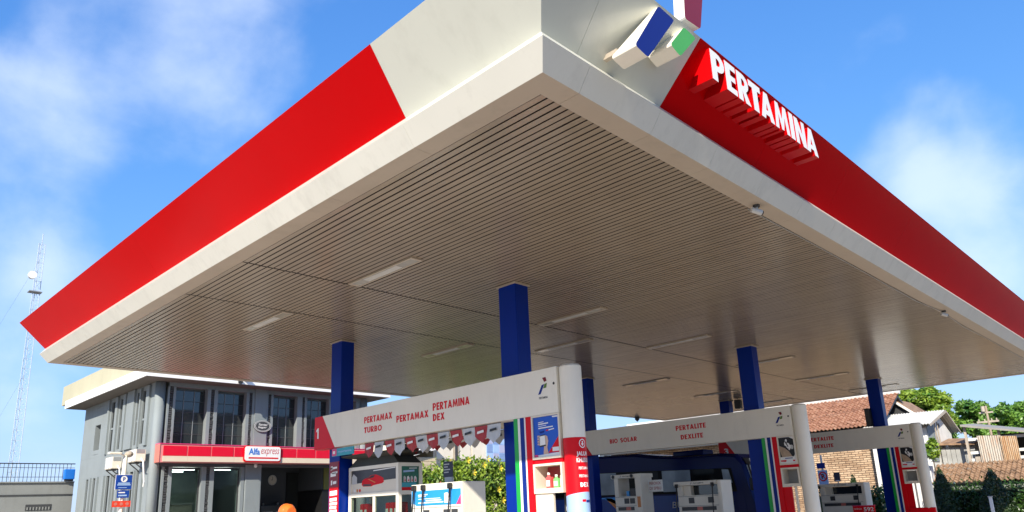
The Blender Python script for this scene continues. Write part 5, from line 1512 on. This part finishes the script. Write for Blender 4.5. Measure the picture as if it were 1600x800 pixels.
# ================================================================== right-hand neighbours
def tiled_roof(name, parent, e0, e1, r0, r1, pitch_w, rows, m, kind=None):
    """pantile sheet between eave line e0-e1 and ridge line r0-r1, with real waves and steps"""
    e0, e1, r0, r1 = map(Vector, (e0, e1, r0, r1))
    nx = int((e1 - e0).length / pitch_w)
    nrm = (e1 - e0).cross(r0 - e0).normalized()
    if nrm.z < 0: nrm = -nrm
    S = 4
    vs = []; fs = []
    for j in range(rows):
        t0, t1 = j / rows, (j + 1.12) / rows
        b = len(vs)
        for t, lift in ((t0, 0.05), (t1, 0.0)):
            for i in range(nx * S + 1):
                s = i / (nx * S)
                p = (e0 * (1 - s) + e1 * s) * (1 - t) + (r0 * (1 - s) + r1 * s) * t
                jit = mnoise.noise(Vector((i // S * 1.7, j * 2.3, 0.5))) * 0.035
                vs.append(p + nrm * (0.045 * math.sin(2 * math.pi * i / S) + lift + jit))
        w = nx * S + 1
        fs += [(b + i, b + i + 1, b + w + i + 1, b + w + i) for i in range(nx * S)]
        # front lip
        b2 = len(vs)
        vs += [vs[b + i] - nrm * 0.04 for i in range(w)]
        fs += [(b2 + i, b2 + i + 1, b + i + 1, b + i) for i in range(w - 1)]
    return part(name, MB().add(vs, fs, m), parent, kind='stuff')

bh = thing('brick_house', 'long worn brick house with orange clay tile roof beyond the canopy', 'house', (41, 15, 0))
part('wall', MB().box(41, 47, 10.9, 30, 0, 5.0, BRICK), bh)
part('white_corner_pier', MB().box(40.93, 41.4, 10.25, 10.89, 0, 5.0, WPLASTER, 0.03), bh)
tiled_roof('roof_tiles', bh, (40.0, 30.5, 4.88), (40.0, 9.8, 4.95), (44.2, 30.5, 6.95), (44.2, 9.9, 6.95), 0.24, 17, TILE)
part('eave_board', MB().box(40.05, 40.12, 9.9, 30.4, 4.74, 4.86, DARK), bh)  # dark colour paints the shade under the roof edge
part('roof_underside', MB().prism([(40.1, 10.0, 4.80), (44.2, 10.0, 6.84), (47.6, 10.0, 5.2), (47.6, 10.0, 5.1), (44.2, 10.0, 6.70), (40.1, 10.0, 4.72)], (0, 20, 0), DARK), bh)
part('ridge_cap', MB().tube([(44.2, 30.5, 7.0), (44.2, 9.85, 7.02)], 0.16, WPLASTER, 8), bh)
gh = thing('gabled_annex', 'small tiled gable with pale barge boards right of the brick house roof', 'house', (44.5, 9.7, 0))
part('wall', MB().prism([(44.6, 11.4, 3.5), (44.6, 9.3, 3.5), (44.6, 9.3, 5.6), (44.6, 10.35, 6.35), (44.6, 11.4, 5.6)], (3, 0, 0), DARK), gh)
for s in (1, -1):
    part('barge_board', MB().prism([(44.35, 10.35, 6.62), (44.35, 10.35 + s * 1.25, 5.62), (44.35, 10.35 + s * 1.25, 5.45), (44.35, 10.35, 6.45)], (0.08, 0, 0), WPLASTER), gh)
    part('roof_slope', MB().prism([(44.36, 10.35, 6.66), (44.36, 10.35 + s * 1.3, 5.62), (44.36, 10.35 + s * 1.3, 5.56), (44.36, 10.35, 6.60)], (3.6, 0, 0), TILEOLD), gh)

wh = thing('white_house', 'white gabled house with pale sheet roof beside the farthest portal', 'house', (41, 7.5, 0))
# ridge runs along u; gable faces the station
def gable(u, v0, v1, vr, ze, zr, m): return [(u, v0, 0), (u, v1, 0), (u, v1, ze), (u, vr, zr), (u, v0, ze)]
part('wall', MB().prism([(40.3, 7.7, 0), (45.2, 7.7, 0), (45.2, 7.7, 4.45), (43.0, 7.7, 5.36), (40.3, 7.7, 4.6)], (0, 3.0, 0), WPLASTER), wh)
part('grey_gable_patch', MB().prism([(40.25, 7.66, 2.9), (41.6, 7.66, 2.9), (41.6, 7.66, 5.0), (40.25, 7.66, 4.62)], (0, 0.035, 0), mat('blue_grey_tone', (0.27, 0.31, 0.33), 0.8)), wh)  # flat blue-grey area over the left end of the white gable
part('wall_ledge', MB().box(41.7, 45.3, 7.58, 7.698, 2.5, 2.6, WPLASTER), wh)
def sheet(pa, pb, pc, pd, n, m):
    mb = MB(); pa, pb, pc, pd = map(Vector, (pa, pb, pc, pd))
    nr = (pb - pa).cross(pd - pa).normalized()
    if nr.z < 0: nr = -nr
    vs = []
    for i in range(n * 4 + 1):
        s = i / (n * 4); o = nr * 0.028 * math.sin(i * math.pi / 2)
        vs += [pa * (1 - s) + pb * s + o, pd * (1 - s) + pc * s + o]
    mb.add(vs, [(2 * i, 2 * i + 2, 2 * i + 3, 2 * i + 1) for i in range(n * 4)], m)
    vs2 = [Vector(v) - nr * 0.03 for v in vs]
    mb.add(vs2, [(2 * i, 2 * i + 1, 2 * i + 3, 2 * i + 2) for i in range(n * 4)], m)
    return mb
part('sheet_roof', sheet((39.6, 10.9, 4.78), (39.6, 7.3, 4.72), (43.2, 7.3, 5.62), (43.2, 10.9, 5.68), 24, ROOFW), wh)
part('sheet_roof', sheet((43.21, 10.9, 5.66), (43.21, 7.3, 5.60), (45.7, 7.3, 4.55), (45.7, 10.9, 4.6), 24, ROOFW), wh)
part('barge_board', MB().prism([(39.6, 7.27, 4.70), (43.2, 7.27, 5.59), (43.2, 7.27, 5.48), (39.6, 7.27, 4.60)], (0, 0.04, 0), TIMBER), wh)
part('barge_board', MB().prism([(43.21, 7.27, 5.59), (45.7, 7.27, 4.54), (45.7, 7.27, 4.43), (43.21, 7.27, 5.48)], (0, 0.04, 0), TIMBER), wh)
part('gable_vent', MB().box(42.6, 42.8, 7.65, 7.695, 4.7, 4.9, DARK), wh)
for x in (41.7, 42.2):
    part('gable_strut', MB().tube([(x, 7.62, 3.2), (x - 0.5, 7.5, 4.9)], 0.035, TIMBER, 6), wh)

sd_ = thing('timber_shed', 'open timber shed with rusty corrugated sheets under a sloping roof', 'shed', (41.5, 4.6, 0))
for v, z in ((6.05, 4.48), (4.50, 4.18), (3.25, 3.95), (2.0, 3.7)):
    part('post', MB().box(41.0, 41.12, v - 0.06, v + 0.06, 2.2, z, TIMBER), sd_)
for z in (3.85, 3.2, 2.85):
    part('rail', MB().box(41.125, 41.18, 2.0, 6.0, z - 0.07, z + 0.07, WPLASTER), sd_)
part('back_wall', MB().box(43.4, 43.5, 1.8, 5.9, 0, 4.1, mat('shed_dark', (0.05, 0.045, 0.04), 0.9)), sd_)
part('floor', MB().box(41.0, 43.4, 1.8, 5.9, 2.1, 2.2, TIMBER), sd_)
part('roof', MB().prism([(40.7, 6.15, 4.60), (40.7, 1.6, 3.72), (40.7, 1.6, 3.64), (40.7, 6.15, 4.50)], (3.2, 0, 0.2), mat('shed_roof', (0.30, 0.28, 0.25), 0.7, 0.1)), sd_)
part('lower_boards', MB().box(41.02, 41.06, 5.0, 5.8, 2.25, 3.0, TIMBER), sd_)
for k, (a, b, zt_) in enumerate(((5.50, 4.54, 4.0), (4.47, 3.73, 3.90))):
    part('rusty_sheet', sheet((40.95, a, 2.68), (40.95, b, 2.62), (40.90, b, zt_ - 0.06), (40.90, a, zt_), 9, RUST if k else RUST2), sd_, label=('grey corrugated sheet with rust streaks', 'rusty orange corrugated sheet')[k])
shk = thing('grey_shack', 'small grey boarded shack squeezed between the white house and the timber shed', 'shack', (42, 6.5, 0))
for k in range(7):
    part('board', MB().box(42.0, 42.04, 5.95 + 0.24 * k, 6.17 + 0.24 * k, 2.2, 3.55 + 0.03 * (k % 3), mat('grey_board', (0.36, 0.36, 0.35), 0.8, 0.2, 3)), shk)
part('roof', MB().prism([(41.7, 5.85, 3.62), (41.7, 7.65, 3.72), (41.7, 7.65, 3.80), (41.7, 5.85, 3.70)], (2.5, 0, 0.35), TILEOLD), shk)
part('back_wall', MB().box(43.6, 43.7, 5.9, 7.6, 0, 3.9, WPLASTER), shk)
lt = thing('low_tiled_outbuilding', 'low outbuilding with mossy old brown tile roof behind the hedge', 'outbuilding', (39, 4, 0))
tiled_roof('roof_tiles', lt, (38.6, 7.6, 1.80), (38.6, -2, 1.80), (40.6, 7.6, 2.72), (40.6, -2, 2.72), 0.22, 9, TILEOLD)
part('wall', MB().box(38.9, 42, -2, 7.4, 0, 1.75, CGREY), lt)
part('white_end_wall', MB().box(38.7, 39.2, 7.45, 9.6, 0, 2.65, WPLASTER), lt)

# hedge, cone shrubs, trees
hg = MB()
hc = [((37.4, y, 0.85), (0.7, 0.9, 0.98)) for y in np.arange(-1.5, 7.0, 0.6)]
hedge = thing('hedge', 'clipped dark green hedge below the old brown tile roof', 'hedge', (37.4, 3, 0))
leaf_cloud(hg, hc, 15000, 0.085, LEAF_H, 0.9)
part('foliage', hg, hedge)
part('core', MB().box(37.1, 37.7, -2, 7.2, 0, 1.45, mat('hedge_core', (0.01, 0.018, 0.006), 0.95)), hedge)
yb = MB(); leaf_cloud(yb, [((38.2, 7.1, 3.3), (0.35, 0.35, 0.45)), ((38.2, 7.0, 3.7), (0.22, 0.25, 0.25))], 420, 0.13, LEAF_S)
ybt = thing('young_shrub', 'yellow green shrub beside the farthest white pillar', 'shrub', (38.2, 7.8, 0))
part('foliage', yb, ybt); part('stem', MB().tube([(38.2, 7.1, 0), (38.2, 7.1, 3.2)], [0.05, 0.02], BARK, 6), ybt)
def cone_shrub(u, v, ztop, rad, lab, n=6500):
    t = thing('cone_shrub', lab, 'shrub', (u, v, 0), 'clipped cone shaped shrubs')
    mb = MB()
    f = 1 - np.sqrt(rng.uniform(0, 1, n)); th = rng.uniform(0, 2 * math.pi, n)
    lump = 1 + 0.07 * np.sin(th * 5 + f * 9) + 0.05 * np.sin(th * 11 - f * 17)
    r_ = rad * (1 - f ** 1.5) * lump * rng.uniform(0.82, 1.03, n) + 0.02
    P = np.stack([u + r_ * np.cos(th), v + r_ * np.sin(th), 0.12 + (ztop - 0.12) * f + rng.normal(size=n) * 0.03], 1)
    d = np.stack([np.cos(th), np.sin(th), np.full(n, 0.35)], 1)
    a_ = rng.normal(size=(n, 3)); a_ /= np.linalg.norm(a_, axis=1)[:, None]
    b_ = np.cross(a_, d + rng.normal(size=(n, 3)) * 0.5); b_ /= np.linalg.norm(b_, axis=1)[:, None] + 1e-6
    sz = 0.055 * rng.uniform(0.6, 1.4, size=(n, 1))
    q = np.stack([P - a_ * sz, P + b_ * sz * 0.5, P + a_ * sz, P - b_ * sz * 0.5], 1).reshape(-1, 3)
    mi = mb._mi(LEAF_D)
    mb.v += [tuple(x) for x in q]; mb.f += [[4 * i, 4 * i + 1, 4 * i + 2, 4 * i + 3] for i in range(n)]; mb.m += [mi] * n
    part('foliage', mb, t)
    core = MB().tube([(u, v, 0.15 + (ztop - 0.3) * k / 8) for k in range(9)], [rad * 0.84 * (1 - (k / 8) ** 1.5) + 0.01 for k in range(9)], LEAF_D, 14)
    part('core', core, t)
cone_shrub(36.0, 6.36, 2.50, 0.62, 'dark green cone shrub right beside the farthest white pillar')
cone_shrub(36.0, 4.23, 2.36, 0.78, 'dark green cone shrub below the rusty sheets, rightmost of the cone shrubs')
cone_shrub(36.5, 10.7, 2.42, 0.48, 'slender dark cone shrub in front of the brick wall')
bs = MB(); leaf_cloud(bs, [((36.8, 10.2, 0.9), (0.6, 1.0, 0.75)), ((36.6, 9.4, 1.05), (0.6, .8, .8)), ((36.8, 12.4, 1.0), (.6, .9, .7))], 2600, 0.11, LEAF_H, 0.9)
bst = thing('round_bush', 'low rounded green bush at the foot of the white house', 'bush', (36.7, 10.2, 0))
part('foliage', bs, bst); part('stem', MB().tube([(36.8, 10.2, 0), (36.8, 10.2, 0.8)], 0.05, BARK, 6), bst)
wp = thing('marker_post', 'short white post in front of the rightmost cone shrub', 'post', (35.0, 4.2, 0))
part('post', MB().box(35.0, 35.12, 4.17, 4.30, 0, 1.12, WPRINT, 0.01), wp)
part('cap', MB().box(34.98, 35.14, 4.15, 4.32, 1.122, 1.16, LGREY), wp)

def tree(u, v, h, crown, n, leaf, lab, size=0.26, trunk=0.16):
    t = thing('broadleaf_tree', lab, 'tree', (u, v, 0), 'leafy trees behind the houses')
    tr = MB().tube([(u, v, 0), (u + 0.1, v, h * 0.35), (u - 0.05, v + 0.1, h * 0.62), (u, v, h * 0.82)], [trunk, trunk * 0.8, trunk * 0.5, trunk * 0.2], BARK, 8)
    part('trunk', tr, t)
    lb = MB()
    for c, r in crown[:6]:
        z0 = h * random.uniform(0.35, 0.6)
        lb.tube([(u, v, z0), ((u + c[0]) / 2, (v + c[1]) / 2, (z0 + c[2]) / 2 + 0.2), c], [trunk * 0.4, trunk * 0.28, 0.02], BARK, 6)
    part('limbs', lb, t)
    mb = MB(); leaf_cloud(mb, crown, n, size, leaf, 0.7)
    part('crown', mb, t)
def crown(u, v, z, R_, H, k, seed):
    rs = np.random.default_rng(seed)
    out_ = []
    for i in range(k):
        a = rs.uniform(0, 2 * math.pi); q = rs.uniform(0.15, 0.85)
        c = (u + R_ * q * math.cos(a), v + R_ * q * math.sin(a), z + H * rs.uniform(-2.0, 0.75) * (1 - 0.5 * q))
        s = R_ * rs.uniform(0.22, 0.40)
        out_.append((c, (s, s, s * 0.7)))
    return out_
tree(56, 11.9, 9.0, crown(56, 11.9, 7.6, 2.2, 1.3, 24, 3), 12000, LEAF_B, 'bright green tree behind the white house roof', 0.17)
tree(60, 8.9, 7.6, crown(60, 8.9, 6.5, 2.0, 1.4, 18, 5), 8000, LEAF_M, 'mid green tree behind the utility pole', 0.18)
tree(58, 6.6, 7.2, crown(58, 6.6, 5.9, 2.0, 1.5, 18, 8), 8000, LEAF_M, 'green tree above the open timber shed', 0.18)
tree(62, 4.0, 7.0, crown(62, 4.0, 5.6, 2.3, 1.5, 18, 13), 8000, LEAF_B, 'green tree above the shed roof, rightmost in the photo', 0.19)
tree(66, 13.5, 8.0, crown(66, 13.5, 7.0, 2.0, 1.3, 14, 21), 4000, LEAF_M, 'tree half hidden behind the gabled annex', 0.26)
tree(70, 9.5, 7.6, crown(70, 9.5, 6.2, 3.0, 1.5, 20, 31), 4500, LEAF_M, 'darker tree in the gap between the house and shed trees', 0.3)
tree(70, 1.0, 7.0, crown(70, 1.0, 5.4, 3.2, 1.6, 20, 34), 4500, LEAF_M, 'tree beyond the right edge of the shed', 0.3)
ho = thing('far_tiled_house', 'far house of which only an orange roof slope shows right of the shed', 'house', (52, 1, 0))
part('wall', MB().box(52, 58, -4, 3.2, 0, 4.3, PLASTER), ho)
tiled_roof('roof_tiles', ho, (51.4, 3.9, 4.4), (51.4, -4.5, 4.4), (54.5, 2.6, 5.8), (54.5, -4.5, 5.8), 0.26, 11, TILE)
up_ = thing('utility_pole', 'pale utility pole with crossarm and insulators above the shed', 'utility pole', (45, 5.9, 0))
part('pole', MB().tube([(45, 5.62, 0), (45, 5.62, 5.75)], [0.09, 0.06], mat('pole_concrete', (0.34, 0.27, 0.20), 0.8), 10), up_)
part('crossarm', MB().box(44.95, 45.05, 5.1, 6.2, 4.85, 4.95, TIMBER).box(44.95, 45.05, 5.3, 6.0, 5.35, 5.43, TIMBER), up_)
for v in (5.2, 5.45, 5.8, 6.1):
    part('insulator', MB().tube([(45, v, 4.952), (45, v, 5.06)], 0.035, TIMBER, 8), up_)
part('transformer', MB().tube([(44.85, 5.75, 5.44), (44.85, 5.75, 5.72)], 0.10, TIMBER, 10), up_)
pw = MB()
for dz in (0, 0.12):
    pw.tube([(33, 30, 8.0 + dz), (38, 18, 7.2 + dz), (42, 8, 7.0 + dz), (46, -6, 7.5 + dz), (50, -20, 8.5 + dz)], 0.012, BLACK, 4, False)
solo('power_line', pw, 'thin black power lines crossing the sky below the canopy edge', 'cable', (42, 8, 7))
# no-parking sign group beside the middle pillar
ps = thing('no_parking_sign', 'no parking sign with red ring under a small blue plate', 'sign', (33.5, 10.9, 0))
part('post', MB().tube([(33.05, 10.89, 0), (33.05, 10.89, 3.3)], 0.05, LGREY, 10), ps)
part('panel', MB().box(33.0, 33.02, 11.14, 10.66, 1.85, 2.62, PALEB), ps)
mb = MB()
for k in range(28):
    t0, t1 = 2 * math.pi * k / 28, 2 * math.pi * (k + 1) / 28
    f = lambda r, t: (32.994, 10.90 + r * math.cos(t), 2.33 + r * math.sin(t))
    mb.poly([f(.22, t0), f(.22, t1), f(.165, t1), f(.165, t0)], REDP)
mb.poly([(32.992, 11.05, 2.46), (32.992, 11.02, 2.49), (32.992, 10.74, 2.20), (32.992, 10.77, 2.17)], REDP)
text(mb, 'P', 'u', 32.996, 10.98, 10.83, 2.21, 2.45, BLACK, 0.03)
part('symbol', mb, ps)
part('blue_plate', MB().box(32.99, 33.0 - 0.001, 11.14, 10.72, 2.69, 2.95, NAVYP), ps)
bp_ = thing('black_notice', 'small black notice with white foot line before the brick wall', 'sign', (33, 10.2, 0))
part('panel', MB().box(33.0, 33.02, 10.36, 10.06, 2.06, 2.48, mat('navy_card', (0.02, 0.022, 0.05))), bp_)
part('white_line', MB().box(32.994, 32.999, 10.32, 10.10, 2.09, 2.12, WPRINT), bp_)
part('post', MB().tube([(33.05, 10.2, 0), (33.05, 10.2, 2.05)], 0.03, GREYM, 8), bp_)
